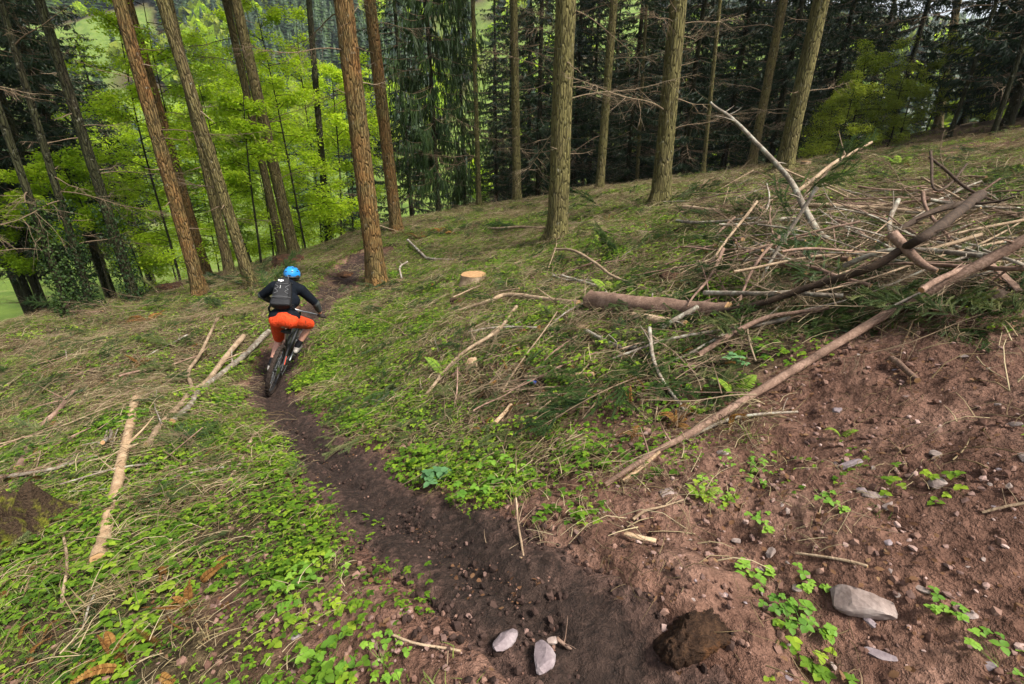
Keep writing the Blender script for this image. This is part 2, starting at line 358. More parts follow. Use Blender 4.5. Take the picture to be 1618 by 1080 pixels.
def trail_strip():
    n = 700; P = spline(TR, n); w = np.interp(np.linspace(0, 1, n), np.linspace(0, 1, len(TRW)), TRW)
    T = np.gradient(P[:, :2], axis=0); T /= np.linalg.norm(T, axis=1)[:, None]; N = np.stack([-T[:, 1], T[:, 0]], 1)
    k = 56; q = np.linspace(-1.5, 1.5, k)
    X = P[:, None, 0] + N[:, None, 0] * q[None] * w[:, None]; Y = P[:, None, 1] + N[:, None, 1] * q[None] * w[:, None]
    Q = np.abs(q)[None] + .55 * fbm(X / .3, Y / .3, 51, 4)
    Z = H(X, Y) + .024 - .085 * smooth01((Q - .62) / .8) + .07 * fbm(X / .16, Y / .16, 61, 4) + .035 * fbm(X / .045, Y / .045, 66, 2)
    rut = .035 * np.exp(-((q[None] - .12 - .1 * np.sin(np.linspace(0, 9, n))[:, None]) / .22) ** 2); Z = Z - rut
    V = np.stack([X, Y, Z], -1).reshape(-1, 3); i = np.arange(n - 1)[:, None] * k; j = np.arange(k - 1)[None]
    F = np.stack([i + j, i + j + 1, i + k + j + 1, i + k + j], -1).reshape(-1, 4)[:, ::-1]
    me = mesh_np('dirt_trail', V, F, [MAT['trail']], None, True, {'edge': np.clip(Q, 0, 1.5).ravel() / 1.5})
    return tag(obj_from('dirt_trail', me), 'narrow dark brown dirt trail winding downhill', kind='structure')
trail_strip()

# ------------------------------------------------------------------ scattering (stuff nobody could count)
def scatter(name, templates, P, rot, scl, label, cat, idx=None):
    P = np.asarray(P); n = len(P)
    coll = bpy.data.collections.new(name + '_pieces')
    for o in templates: coll.objects.link(o)
    me = mesh_np(name, P, [], None)
    a = me.attributes.new('rot', 'FLOAT_VECTOR', 'POINT'); a.data.foreach_set('vector', np.asarray(rot, dtype=np.float32).ravel())
    a = me.attributes.new('scl', 'FLOAT', 'POINT'); a.data.foreach_set('value', np.asarray(scl, dtype=np.float32))
    a = me.attributes.new('idx', 'INT', 'POINT'); a.data.foreach_set('value', np.asarray(rng.integers(0, len(templates), n) if idx is None else idx, dtype=np.int32))
    o = obj_from(name, me)
    ng = bpy.data.node_groups.new(name, 'GeometryNodeTree')
    ng.interface.new_socket('Geometry', in_out='INPUT', socket_type='NodeSocketGeometry'); ng.interface.new_socket('Geometry', in_out='OUTPUT', socket_type='NodeSocketGeometry')
    N = ng.nodes; gi = N.new('NodeGroupInput'); go = N.new('NodeGroupOutput')
    ci = N.new('GeometryNodeCollectionInfo'); ci.inputs['Collection'].default_value = coll; ci.inputs['Separate Children'].default_value = True; ci.inputs['Reset Children'].default_value = True
    ip = N.new('GeometryNodeInstanceOnPoints'); ip.inputs['Pick Instance'].default_value = True
    def na(nm, ty): q = N.new('GeometryNodeInputNamedAttribute'); q.data_type = ty; q.inputs['Name'].default_value = nm; return q.outputs['Attribute']
    L = ng.links
    er = N.new('FunctionNodeEulerToRotation'); L.new(na('rot', 'FLOAT_VECTOR'), er.inputs[0])
    L.new(gi.outputs[0], ip.inputs['Points']); L.new(ci.outputs[0], ip.inputs['Instance']); L.new(na('idx', 'INT'), ip.inputs['Instance Index'])
    L.new(er.outputs[0], ip.inputs['Rotation']); L.new(na('scl', 'FLOAT'), ip.inputs['Scale']); L.new(ip.outputs[0], go.inputs[0])
    md = o.modifiers.new('scatter', 'NODES'); md.node_group = ng
    return tag(o, label, cat, kind='stuff')
def template(mb, name, mats, smooth=True):
    if not isinstance(mats, (list, tuple)): mats = [mats]
    return bpy.data.objects.new(name, mb.mesh(name, list(mats), smooth))
def normal_euler(x, y, yaw, tilt=1.0):
    """euler that turns +Z to the ground normal and spins by yaw"""
    e = .12; gx = (Hq(x + e, y) - Hq(x - e, y)) / (2 * e) * tilt; gy = (Hq(x, y + e) - Hq(x, y - e)) / (2 * e) * tilt
    out = np.empty((len(x), 3))
    for i in range(len(x)):
        n = Vector((-gx[i], -gy[i], 1)).normalized(); q = n.to_track_quat('Z', 'Y') @ Matrix.Rotation(yaw[i], 3, 'Z').to_quaternion()
        q = Vector((0, 0, 1)).rotation_difference(n) @ Matrix.Rotation(yaw[i], 3, 'Z').to_quaternion()
        out[i] = q.to_euler()
    return out
def sample(nper, rmax, dens, rmin=.55, half=62, power=1.0):
    """random ground points in the wedge before the camera, kept with probability dens(x, y, r)"""
    area = math.pi * rmax ** 2 * (2 * half / 360); n = int(nper * area)
    r = np.sqrt(rng.random(n)) * rmax if power == 1.0 else rmax * rng.random(n) ** power
    th = np.radians((rng.random(n) * 2 - 1) * half); x = r * np.sin(th); y = r * np.cos(th)
    k = (r > rmin); x, y, r = x[k], y[k], r[k]
    k = rng.random(len(x)) < dens(x, y, r); return x[k], y[k]

MAT['clover'] = leaf_material('clover_leaf', (.025, .075, .008), (.13, .245, .018), (.32, .44, .035), .42)
MAT['grassblade'] = leaf_material('grass_blade', (.05, .085, .015), (.12, .17, .03), (.25, .27, .07), .3)
MAT['dry'] = leaf_material('dry_stalk', (.05, .033, .018), (.19, .135, .072), (.50, .41, .25), .1, .8, .1)
MAT['needle_dark'] = leaf_material('needle_dark', (.008, .020, .008), (.018, .040, .014), (.045, .075, .022), .15, .5, .3)
MAT['needle_cut'] = leaf_material('needle_cut', (.025, .048, .018), (.075, .105, .034), (.20, .20, .075), .2, .6, .2)
MAT['twig'] = leaf_material('bare_twig', (.065, .043, .027), (.19, .135, .086), (.42, .33, .22), 0.0, .85, .12)
MAT['pebble'] = leaf_material('pebble_stone', (.10, .058, .047), (.24, .15, .125), (.45, .33, .29), 0.0, .85, .2)
MAT['deadleaf'] = leaf_material('dead_leaf', (.05, .022, .012), (.14, .07, .035), (.26, .16, .085), .15, .8, .15)

def leaf(mb, base, d, up, L, W, a=0.0, fold=.12, m=0, lobes=False):
    """oval leaf of eight faces folded on its midrib"""
    d = d / (np.linalg.norm(d) + 1e-9); s = xp(d, up); s /= math.sqrt(s @ s) + 1e-9; n = xp(s, d)
    st = [0, .3, .68, 1.0]; wd = [.0, .5, .42, .0]
    C = [base + d * L * q - n * L * .14 * q * q for q in st]
    V = [C[0], C[1], C[2], C[3]] + [C[1] + s * W * wd[1] + n * fold * W, C[2] + s * W * wd[2] + n * fold * W, C[1] - s * W * wd[1] + n * fold * W, C[2] - s * W * wd[2] + n * fold * W]
    F = [(0, 4, 1), (1, 4, 5), (1, 5, 2), (2, 5, 3), (0, 1, 6), (1, 7, 6), (1, 2, 7), (2, 3, 7)]
    mb.add(V, F, a, m)
def rv(lo, hi): return lo + (hi - lo) * rng.random()
def clover_patch(nspr, rad, size, hgt, root=False):
    mb = MB(); up = np.array([0, 0, 1.0])
    for _ in range(nspr):
        r = rad * math.sqrt(rng.random()); th = rv(0, 6.283); p = np.array([r * math.cos(th), r * math.sin(th), -.01]); h = rv(.4, 1) * hgt
        top = p + np.array([rv(-.3, .3) * h, rv(-.3, .3) * h, h]); a = rng.random()
        b0 = np.array([0, 0, -.01]) if root else p
        mb.add([b0, b0 + [.003, 0, 0], top], [(0, 1, 2)], a * .5)
        nl = 3 if rng.random() < .75 else 5; s = size * rv(.6, 1.2); t0 = rv(0, 6.28)
        for k in range(nl):
            t = t0 + k * 6.283 / nl + rv(-.2, .2); d = np.array([math.cos(t), math.sin(t), rv(-.25, .25)]); leaf(mb, top, d, up, s, s * rv(.7, .95), min(1, max(0, a + rv(-.2, .2))))
    return mb
def blade(mb, p, d, h, w, bend, a, m=0, seg=3):
    d = np.array(d); s = np.array([-d[1], d[0], 0]) * w * .5; V = []
    for k in range(seg):
        q = k / seg; c = p + np.array([0, 0, h * (q - bend * .5 * q * q)]) + d * h * bend * q * q; V += [c - s * (1 - q * .7), c + s * (1 - q * .7)]
    V.append(p + np.array([0, 0, h * (1 - bend * .5)]) + d * h * bend)
    for k in range(seg - 1): mb.add(V[2 * k:2 * k + 4], [(0, 1, 3, 2)], a, m)
    mb.add([V[-3], V[-2], V[-1]], [(0, 1, 2)], a, m)
def grass_tuft(n, rad, h):
    mb = MB()
    for _ in range(n):
        th = rv(0, 6.28); r = rad * rng.random(); t2 = rv(0, 6.28)
        blade(mb, np.array([r * math.cos(th), r * math.sin(th), -.01]), (math.cos(t2), math.sin(t2), 0), h * rv(.4, 1.1), rv(.003, .007), rv(.2, 1.1), rng.random())
    return mb
def litter_patch(n, rad, lmin, lmax, w):
    mb = MB()
    for _ in range(n):
        th = rv(0, 6.28); r = rad * math.sqrt(rng.random()); t2 = rv(0, 6.28); L = rv(lmin, lmax); z = rv(.002, .06); c = rv(-.7, .7)
        p = np.array([r * math.cos(th), r * math.sin(th), z]); q = np.linspace(0, 1, 4)[:, None]
        d = np.array([math.cos(t2), math.sin(t2), rv(-.1, .22)]); s = np.array([-d[1], d[0], 0])
        tube(mb, p + d * L * q + s * L * c * .7 * q * q + np.array([0, 0, 1]) * np.sin(q * 3.14) * L * rv(-.05, .2), np.linspace(w, w * .4, 4) * rv(.6, 1.5), 3, rng.random(), cap=False)
    return mb
def deadleaf_patch(n, rad):
    mb = MB()
    for _ in range(n):
        th = rv(0, 6.28); r = rad * math.sqrt(rng.random()); t2 = rv(0, 6.28)
        leaf(mb, np.array([r * math.cos(th), r * math.sin(th), rv(.004, .03)]), np.array([math.cos(t2), math.sin(t2), rv(-.3, .3)]), np.array([rv(-.5, .5), rv(-.5, .5), 1.0]), rv(.012, .034), rv(.006, .018), rng.random(), rv(-.1, .3))
    return mb
def needle_twig(mb, P, w, a, n=7, m=0, gap=True):
    """a needled twig: feathery rows of needles along both sides of a short spine"""
    P = spline(P, n); T, N, B = frame_path(P)
    for k in range(n):
        for sgn in (-1, 1):
            for side in (N, B):
                tip = P[k] + T[k] * w * 1.1 + side[k] * sgn * w * rv(.8, 1.1); b = T[k] * w * .42
                mb.add([P[k] - b, P[k] + b, tip], [(0, 1, 2)], a + rv(-.15, .15), m)
def spruce_spray(L, droop, dens=9, twigL=.16, w=.014, m_n=0, m_t=1, sub=3):
    """a fan-shaped spruce branch: spine, side twigs with smaller twigs, needles all round"""
    mb = MB(); q = np.linspace(0, 1, 8)[:, None]
    S = q * np.array([L, 0, 0]) + q ** 2 * np.array([0, rv(-.3, .3) * L, -droop * L]) + np.sin(q * 6 + rv(0, 6)) * np.array([0, .03 * L, .02 * L]); tube(mb, S, np.linspace(.006, .002, 8) * (L / .6), 4, .4, m_t, cap=False)
    def along(P, f): i = f * (len(P) - 1); a = min(len(P) - 2, int(i)); return P[a] * (1 - (i - a)) + P[a + 1] * (i - a)
    for k in range(dens * 2):
        f = rv(.08, 1.0); sgn = 1 if rng.random() < .5 else -1; p = along(S, f)
        l = twigL * L / .6 * (1.2 - .75 * f) * rv(.45, 1.4) + .03; an = rv(.45, 1.15); d = np.array([math.cos(an), sgn * math.sin(an), rv(-.35, .25)])
        E = p + d * l; M = (p + E) / 2 + np.array([rv(-.1, .1), rv(-.12, .12), rv(-.05, .14)]) * l; Tw = spline([p, M, E], 6); a = rng.random()
        needle_twig(mb, Tw, w, a, max(5, int(l / .012)), m_n)
        for _ in range(sub):
            p2 = along(Tw, rv(.2, .95)); l2 = l * rv(.2, .5); a2 = an * sgn + rv(.4, 1.0) * (1 if rng.random() < .5 else -1); E2 = p2 + np.array([math.cos(a2), math.sin(a2), rv(-.4, .25)]) * l2; needle_twig(mb, [p2, (p2 + E2) / 2, E2], w * .9, a + rv(-.2, .2), max(4, int(l2 / .012)), m_n)
    return mb
def stone_mesh(name, sx, sy, sz, seed, mat, sub=2, rough=.35, flat=True, planes=7):
    """angular stone: a ball cut by planes, then roughened"""
    g = np.random.default_rng(seed); bm = bmesh.new(); bmesh.ops.create_icosphere(bm, subdivisions=sub, radius=1)
    pl = [(lambda n: n / np.linalg.norm(n))(g.normal(size=3)) for _ in range(planes)]; dd = [.5 + .35 * g.random() for _ in pl]
    for v in bm.verts:
        p = np.array(v.co); p = np.sign(p) * np.abs(p) ** .6 * .85
        for n, d in zip(pl, dd):
            e = p @ n - d
            if e > 0: p = p - n * e
        p = p * (1 + rough * .12 * (g.random() - .5)); v.co = p * np.array([sx, sy, sz])
    me = bpy.data.meshes.new(name); bm.to_mesh(me); bm.free(); me.materials.append(mat)
    at_ = me.attributes.new('rnd', 'FLOAT', 'POINT'); at_.data.foreach_set('value', np.full(len(me.vertices), g.random(), dtype=np.float32))
    if not flat: me.polygons.foreach_set('use_smooth', np.full(len(me.polygons), True))
    return me

def clump(x, y, s, seed, lo=-.05, hi=.12): return smooth01((fbm(x / s, y / s, seed, 3) - lo) / (hi - lo))
def off_trail(x, y, a=.9, b=1.25): d, _ = trail_d(x, y); return smooth01((d - a + .35 * fbm(x / .25, y / .25, 91, 2)) / (b - a))
def GD(x, y): return cover(x, y)
# leafy ground cover
tpl = [template(clover_patch(n, .16, s, h), 'clover_clump', MAT['clover']) for n, s, h in ((26, .022, .06), (34, .018, .04), (20, .028, .08), (28, .021, .10), (14, .035, .07))]
def dens_clover(x, y, r):
    g, s = GD(x, y); return np.clip(g ** 1.3 * (.2 + clump(x, y, .55, 101) * 1.2), 0, 1) * off_trail(x, y) * np.clip(1.3 - r / 30, .2, 1)
x, y = sample(75, 22, dens_clover)
scatter('leafy_ground_cover', tpl, np.stack([x, y, H(x, y)], 1), normal_euler(x, y, rng.random(len(x)) * 6.28, .8), .55 + .75 * rng.random(len(x)) + np.hypot(x, y) * .012, 'bright green clover and bramble leaves carpeting the clearing', 'ground cover')
tpl = [template(clover_patch(n, .2, s_, h), 'small_leaf_clump', MAT['clover']) for n, s_, h in ((60, .012, .03), (75, .010, .02), (50, .015, .05))]
x, y = sample(64, 22, lambda x, y, r: np.clip(GD(x, y)[0] ** 1.2 * (.45 + .8 * clump(x, y, .9, 111)), 0, 1) * off_trail(x, y, .95, 1.3) * np.clip(1.3 - r / 30, .2, 1))
scatter('small_leaf_carpet', tpl, np.stack([x, y, H(x, y)], 1), normal_euler(x, y, rng.random(len(x)) * 6.28, .9), .7 + .7 * rng.random(len(x)) + np.hypot(x, y) * .03, 'tiny bright leaves and moss sprouting over the clearing', 'ground cover')
# grass
tpl = [template(grass_tuft(n, r_, h), 'grass_tuft', MAT['grassblade']) for n, r_, h in ((26, .06, .10), (34, .09, .07), (18, .05, .15), (30, .12, .06))]
x, y = sample(55, 24, lambda x, y, r: np.clip((.10 + .75 * GD(x, y)[0]) * (1 - .75 * GD(x, y)[1]) * (.25 + clump(x, y, .8, 131)), 0, 1) * off_trail(x, y, .95, 1.2))
scatter('grass', tpl, np.stack([x, y, H(x, y)], 1), normal_euler(x, y, rng.random(len(x)) * 6.28, .5), .5 + .9 * rng.random(len(x)) + np.hypot(x, y) * .02, 'short sparse grass tufts among the leaf litter', 'grass')
MAT['drygrass'] = leaf_material('dry_grass_blade', (.10, .075, .035), (.25, .19, .095), (.42, .35, .19), .25, .8, .1)
tpl = [template(grass_tuft(n, r_, h), 'dry_grass_tuft', MAT['drygrass']) for n, r_, h in ((30, .10, .12), (40, .14, .09), (24, .08, .16))]
x, y = sample(13, 22, lambda x, y, r: np.clip((1 - .9 * GD(x, y)[1]) * (1.05 - 1.0 * GD(x, y)[0]) * (.1 + clump(x, y, .7, 137)), 0, 1) * off_trail(x, y, .95, 1.25))
scatter('dry_grass', tpl, np.stack([x, y, H(x, y)], 1), normal_euler(x, y, rng.random(len(x)) * 6.28, .5) + rng.normal(size=(len(x), 3)) * [.35, .35, 0], .5 + .8 * rng.random(len(x)) + np.hypot(x, y) * .03, 'straw coloured dead grass matted between the leaves', 'dry grass')
# dry stalks and fine twigs
tpl = [template(litter_patch(n, .2, a, b, w), 'litter_clump', MAT['dry']) for n, a, b, w in ((40, .03, .13, .0017), (50, .02, .10, .0014), (16, .08, .24, .0024), (34, .04, .18, .0017))]
def dens_lit(x, y, r):
    g, s = GD(x, y); return np.clip((1 - s) * (.35 + .6 * clump(x, y, .5, 141)) + .07, 0, 1) * (.04 + .96 * off_trail(x, y, .9, 1.35))
x, y = sample(42, 20, dens_lit)
scatter('twig_litter', tpl, np.stack([x, y, H(x, y) + .004], 1), normal_euler(x, y, rng.random(len(x)) * 6.28, 1), .6 + .8 * rng.random(len(x)) + np.hypot(x, y) * .02, 'dry stalks and fine twigs littering the forest floor', 'litter')
# dead leaves and bark flakes
tpl = [template(deadleaf_patch(n, .18), 'dead_leaf_clump', MAT['deadleaf']) for n in (10, 18, 26)]
x, y = sample(22, 14, lambda x, y, r: np.clip(.25 + .5 * clump(x, y, .6, 151), 0, 1) * (.3 + .7 * off_trail(x, y, .6, 1.2)))
scatter('dead_leaf_litter', tpl, np.stack([x, y, H(x, y) + .003], 1), normal_euler(x, y, rng.random(len(x)) * 6.28, 1), .6 + .8 * rng.random(len(x)), 'brown dead leaves and bark flakes on the soil', 'leaf litter')
# cut spruce sprays scattered thinly everywhere (the larger boughs are objects of their own)
tpl = [template(spruce_spray(l, d, 7, .15, .013, sub=2), 'spruce_sprig', [MAT['needle_cut'], MAT['twig']]) for l, d in ((.45, .1), (.6, .15), (.35, .05), (.5, .0))]
def dens_sp(x, y, r):
    g, s = GD(x, y); return np.clip((1 - s * .92) * (.06 + .9 * clump(x, y, .9, 161, .0, .2)), 0, 1) * off_trail(x, y, 1.05, 1.5)
x, y = sample(26, 18, dens_sp, 1.6)
scatter('spruce_brash', tpl, np.stack([x, y, H(x, y) + .03], 1), normal_euler(x, y, rng.random(len(x)) * 6.28, 1) + rng.normal(size=(len(x), 3)) * .12, .5 + .7 * rng.random(len(x)) + np.hypot(x, y) * .012, 'small olive green spruce sprigs strewn over the clearing', 'brash')
# pebbles and soil crumbs
tpl = []
for k in range(6): tpl.append(bpy.data.objects.new('pebble_piece', stone_mesh('pebble_piece', 1, .75, .5, 300 + k, MAT['pebble'], 1, .8)))
x, y = sample(420, 7, lambda x, y, r: np.clip(GD(x, y)[1] * (.4 + clump(x, y, .5, 171)), 0, 1) * (.08 + .92 * off_trail(x, y, .8, 1.3)) * np.clip(1.4 - r / 5, .12, 1))
sc_ = .0035 + .02 * rng.random(len(x)) ** 3.2
scatter('gravel', tpl, np.stack([x, y, H(x, y) + sc_ * .25 + .003], 1), rng.normal(size=(len(x), 3)) * np.array([.25, .25, 3]), sc_, 'small pinkish stones and crumbs in the red soil', 'gravel')
MAT['crumb'] = leaf_material('soil_crumb', (.045, .023, .016), (.135, .074, .055), (.28, .17, .13), 0.0, .95, .1)
tpl = []
for k in range(5): tpl.append(bpy.data.objects.new('soil_crumb', stone_mesh('soil_crumb', 1, .85, .7, 330 + k, MAT['crumb'], 1, 1.6, planes=3)))
x, y = sample(800, 8, lambda x, y, r: np.clip(.12 + .6 * GD(x, y)[1] + .2 * (1 - off_trail(x, y, .6, 1.3)), 0, 1) * np.clip(1.4 - r / 5, .1, 1))
sc_ = (.003 + .024 * rng.random(len(x)) ** 4) * (.45 + .55 * off_trail(x, y, .6, 1.1))
scatter('soil_crumbs', tpl, np.stack([x, y, H(x, y) + .006], 1), rng.normal(size=(len(x), 3)) * 2, sc_, 'loose crumbs of brown soil on trail and bank', 'soil crumbs')
MAT['clod'] = leaf_material('dark_soil_clod', (.014, .008, .006), (.040, .023, .018), (.095, .056, .044), 0.0, .9, .2)
tpl = []
for k in range(5): tpl.append(bpy.data.objects.new('soil_clod', stone_mesh('soil_clod', 1, .85, .6, 360 + k, MAT['clod'], 1, 1.8, planes=3)))
x, y = sample(900, 7.5, lambda x, y, r: (1 - off_trail(x, y, .75, 1.5)) * np.clip(1.5 - r / 5, .15, 1) * (.35 + .65 * clump(x, y, .3, 191)), half=50)
sc_ = .004 + .022 * rng.random(len(x)) ** 3
scatter('soil_clods', tpl, np.stack([x, y, H(x, y) + .012], 1), rng.normal(size=(len(x), 3)) * 2, sc_, 'dark damp clods churned up on the trail', 'soil clods')

# ------------------------------------------------------------------ trees
def bark_material(name, c0, c1, c2, algae, amt, orange=None, scale=1.0):
    t = NT(name); co = t.coord('Object'); rnd = t.orand()
    wob = t.noise(co, 6, 2, .5, out='Color'); cw = t.mix(.04, co, wob, 'ADD')
    fis = t.noise(t.mapping(cw, (1, 1, .10)), 34 * scale, 5, .75, dist=.3); plate = t.voronoi(t.mapping(cw, (1, 1, .20)), 30 * scale, feature='F1'); crack = t.voronoi(t.mapping(cw, (1, 1, .16)), 22 * scale, feature='DISTANCE_TO_EDGE')
    n2 = t.noise(t.mapping(co, (1, 1, .5)), 3.0, 5, .65); n3 = t.noise(co, 55, 3, .7)
    c = t.ramp(t.math('ADD', t.math('MULTIPLY', fis, .7), t.math('MULTIPLY', n3, .3)), [(.3, c0), (.5, c1), (.7, c2)])
    m = t.ramp(n2, [(.5 - amt * .5, (0,) * 3), (.85 - amt * .35, (1,) * 3)])
    c = t.mix(t.math('MULTIPLY', m, .75), c, t.mix(.75, algae, t.ramp(fis, [(.3, (.35,) * 3), (.7, (1.45,) * 3)]), 'MULTIPLY'))
    if orange: c = t.mix(t.ramp(t.noise(co, 2.0, 4), [(.42, (0,) * 3), (.66, (.75,) * 3)]), c, t.mix(.75, orange, t.ramp(fis, [(.3, (.4,) * 3), (.7, (1.35,) * 3)]), 'MULTIPLY'))
    c = t.mix(.8, c, t.ramp(crack, [(.0, (.25,) * 3), (.10, (1.0,) * 3)]), 'MULTIPLY')
    c = t.mix(t.math('MULTIPLY', t.ramp(t.noise(co, 11, 4, .6), [(.62, (0,) * 3), (.72, (1,) * 3)]), .55), c, (.30, .29, .22, 1))
    c = t.mix(.5, c, t.ramp(rnd, [(0, (.7,) * 3), (1, (1.1,) * 3)]), 'MULTIPLY')
    h = t.math('ADD', t.math('MULTIPLY', fis, .6), t.math('ADD', t.ramp(crack, [(.0, (0,) * 3), (.15, (.8,) * 3)]), t.math('MULTIPLY', plate, -.3)))
    return t.finish(t.bsdf(c, .9, t.bump(h, 1.0, .035), .15))
MAT['bark_orange'] = bark_material('bark_orange', (.045, .027, .013), (.15, .088, .040), (.28, .17, .080), (.15, .125, .042, 1), .6, (.25, .115, .036, 1))
MAT['bark_olive'] = bark_material('bark_olive', (.045, .030, .018), (.13, .095, .052), (.24, .185, .105), (.17, .155, .050, 1), .85)
MAT['bark_brown'] = bark_material('bark_brown', (.036, .024, .014), (.12, .080, .044), (.23, .155, .088), (.15, .135, .045, 1), .7)
MAT['bark_dark'] = bark_material('bark_dark', (.012, .009, .006), (.034, .025, .016), (.07, .052, .034), (.04, .05, .016, 1), .6)
MAT['leaf_lime'] = leaf_material('beech_leaf', (.19, .31, .014), (.38, .54, .026), (.58, .68, .06), .6, .5, .2, 1.25)
MAT['leaf_mid'] = leaf_material('shrub_leaf', (.09, .14, .012), (.22, .29, .026), (.38, .42, .055), .5, .5, .2)
MAT['needle_green'] = leaf_material('needle_green', (.016, .036, .012), (.040, .075, .020), (.085, .13, .030), .22, .5, .25)
MAT['ivy'] = leaf_material('ivy_leaf', (.008, .020, .006), (.020, .046, .010), (.06, .10, .02), .2, .6, .2)

def trunk_mesh(h, r0, r1, seed, mat, sides=26, rings=70, rough=.05, flare=.5, sway=.0):
    g = np.random.default_rng(seed); z = (np.linspace(0, 1, rings) ** 1.35) * h - .25; th = np.linspace(0, 2 * math.pi, sides, endpoint=False)
    q = np.clip(z / h, 0, 1); rad = r0 + (r1 - r0) * q; rad = rad * (1 + flare * np.exp(-np.maximum(z, 0) / .22)[:])
    Z, TH = np.meshgrid(z, th, indexing='ij')
    lob = 1 + .16 * np.exp(-np.maximum(Z, 0) / .25) * (np.sin(TH * 5 + seed) + .6 * np.sin(TH * 3 + seed * 2))
    nz = 1 + rough * (vn(TH * 7 + seed, Z * 2.2, seed) - .5) * 2 + rough * .7 * (vn(TH * 16, Z * 7, seed + 3) - .5) * 2
    nz[:, :] = nz
    RR = rad[:, None] * lob * nz
    cx = sway * np.sin(z * .7 + seed); cy_ = sway * np.cos(z * .5 + seed * 2)
    V = np.stack([cx[:, None] + RR * np.cos(TH), cy_[:, None] + RR * np.sin(TH), Z], -1).reshape(-1, 3)
    i = np.arange(rings - 1)[:, None] * sides; j = np.arange(sides)[None]; j2 = (j + 1) % sides
    F = np.stack([i + j, i + j2, i + sides + j2, i + sides + j], -1).reshape(-1, 4)
    return mesh_np('trunk', V, F, [mat])
def dead_branch_mesh(L, ntw, seed, droop=.12, r=.012, fine=True):
    global rng
    keep = rng; rng = np.random.default_rng(seed); mb = MB(); q = np.linspace(0, 1, 9)[:, None]
    S = q * np.array([L, 0, 0]) + q ** 2 * np.array([0, rv(-.25, .25) * L, -droop * L]) + q ** 3 * np.array([0, 0, rv(.0, .22) * L]) + np.array([0, 0, 1]) * np.sin(q * 9) * .012 * L
    tube(mb, S, np.linspace(r, r * .2, 9), 5, .4, cap=False)
    for k in range(ntw):
        f = rv(.12, .98); p = S[0] + 0; i = f * 8; a = int(i); p = S[a] * (1 - (i - a)) + S[min(8, a + 1)] * (i - a)
        l = L * rv(.14, .42) * (1.15 - f * .7); sg = 1 if rng.random() < .5 else -1; d = np.array([rv(.25, .9), sg * rv(.4, 1), rv(-.6, .25)]); d /= np.linalg.norm(d)
        u = np.linspace(0, 1, 5)[:, None]; Tw = p + d * l * u + u ** 2 * np.array([0, 0, rv(-.35, .15) * l]) + np.sin(u * 7 + k) * .02 * l * np.array([0, 1, .6])
        tube(mb, Tw, np.linspace(r * .33, r * .10, 5), 3, rng.random(), cap=False)
        if fine:
            for _ in range(4):
                w = int(rv(1, 4)); e = Tw[w]; d2 = d + np.array([rv(-.6, .6), rv(-.6, .6), rv(-.6, .4)]); l2 = l * rv(.2, .5); u2 = np.linspace(0, 1, 3)[:, None]
                tube(mb, e + d2 * l2 * u2 + u2 ** 2 * np.array([0, 0, -.1 * l2]), np.linspace(r * .16, r * .07, 3), 3, rng.random(), cap=False)
    rng = keep
    return mb.mesh('branch', [MAT['twig']])
DEAD = [dead_branch_mesh(L, n, 40 + i, d) for i, (L, n, d) in enumerate(((1.6, 16, .1), (2.2, 22, .18), (1.2, 12, .05), (1.9, 18, .25), (2.6, 26, .12), (.8, 7, .02)))]
STUB = [dead_branch_mesh(L, n, 60 + i, .08, .010, False) for i, (L, n) in enumerate(((.35, 2), (.55, 4), (.22, 1)))]
def needle_strip(mb, p, e, w, a, m=0):
    """a twig of needles seen from afar: two crossed tapering strips"""
    d = e - p; l = np.linalg.norm(d); d = d / (l + 1e-9); ref = np.array([rv(-1, 1), rv(-1, 1), rv(-1, 1)]); s = xp(d, ref); s /= math.sqrt(s @ s) + 1e-9; n = xp(d, s)
    for ax in (s, n): mb.add([p - ax * w * .35, p + ax * w * .35, p + d * l * .6 + ax * w * .5, e, p + d * l * .6 - ax * w * .5], [(0, 1, 2), (0, 2, 4), (4, 2, 3)], a, m)
def spruce_crown(z0, z1, rmax, seed, whorl=.42, per=6, hang=.25, mats=None, bare=0.0, tw=17, w=.036):
    global rng
    keep = rng; rng = np.random.default_rng(seed); mb = MB(); z = z0
    while z < z1 - .1:
        f = (z - z0) / (z1 - z0); Lr = rmax * (1 - f) ** .75 * (.55 + .45 * min(1, f * 6 + .25)) + .15
        for k in range(per):
            L = Lr * rv(.65, 1.15); th = rv(0, 6.283); zz = z + rv(-.25, .25) * whorl; q = np.linspace(0, 1, 6)[:, None]; D = np.array([math.cos(th), math.sin(th), 0])
            dr = rv(.15, .45)
            S = np.array([0, 0, zz]) + D * L * q + np.array([0, 0, 1]) * (-dr * L * q + .22 * L * q ** 3)
            tube(mb, S, np.linspace(.014, .003, 6), 3, .3, 1, cap=False)
            n = max(5, int(L * tw)); side = np.array([-D[1], D[0], 0])
            for j in range(n):
                ff = rv(.12 + bare * .6, 1.0); i = ff * 5; a = min(4, int(i)); p = S[a] * (1 - (i - a)) + S[a + 1] * (i - a)
                l = rv(.10, .32) * (1.2 - .5 * ff) * min(1.5, .6 + L * .35); sg = rv(-1, 1)
                e = p + (D * rv(.25, .7) + side * sg * .9) * l + np.array([0, 0, -hang * l * rv(.3, 2.4)]); needle_strip(mb, p, e, w * rv(.7, 1.4), rng.random())
                if rng.random() < .75:
                    e2 = p + (e - p) * .5; needle_strip(mb, e2, e2 + np.array([rv(-.5, .5), rv(-.5, .5), -rv(.3, 1.2) * (hang * 2 + .2)]) * l * .7, w * .9, rng.random())
        z += whorl
    rng = keep
    return mb.mesh('crown', mats or [MAT['needle_dark'], MAT['twig']])
CR_FULL = [spruce_crown(.9, 17, 2.6, 70 + i, .45, 8, .3) for i in range(3)]               # green nearly to the ground
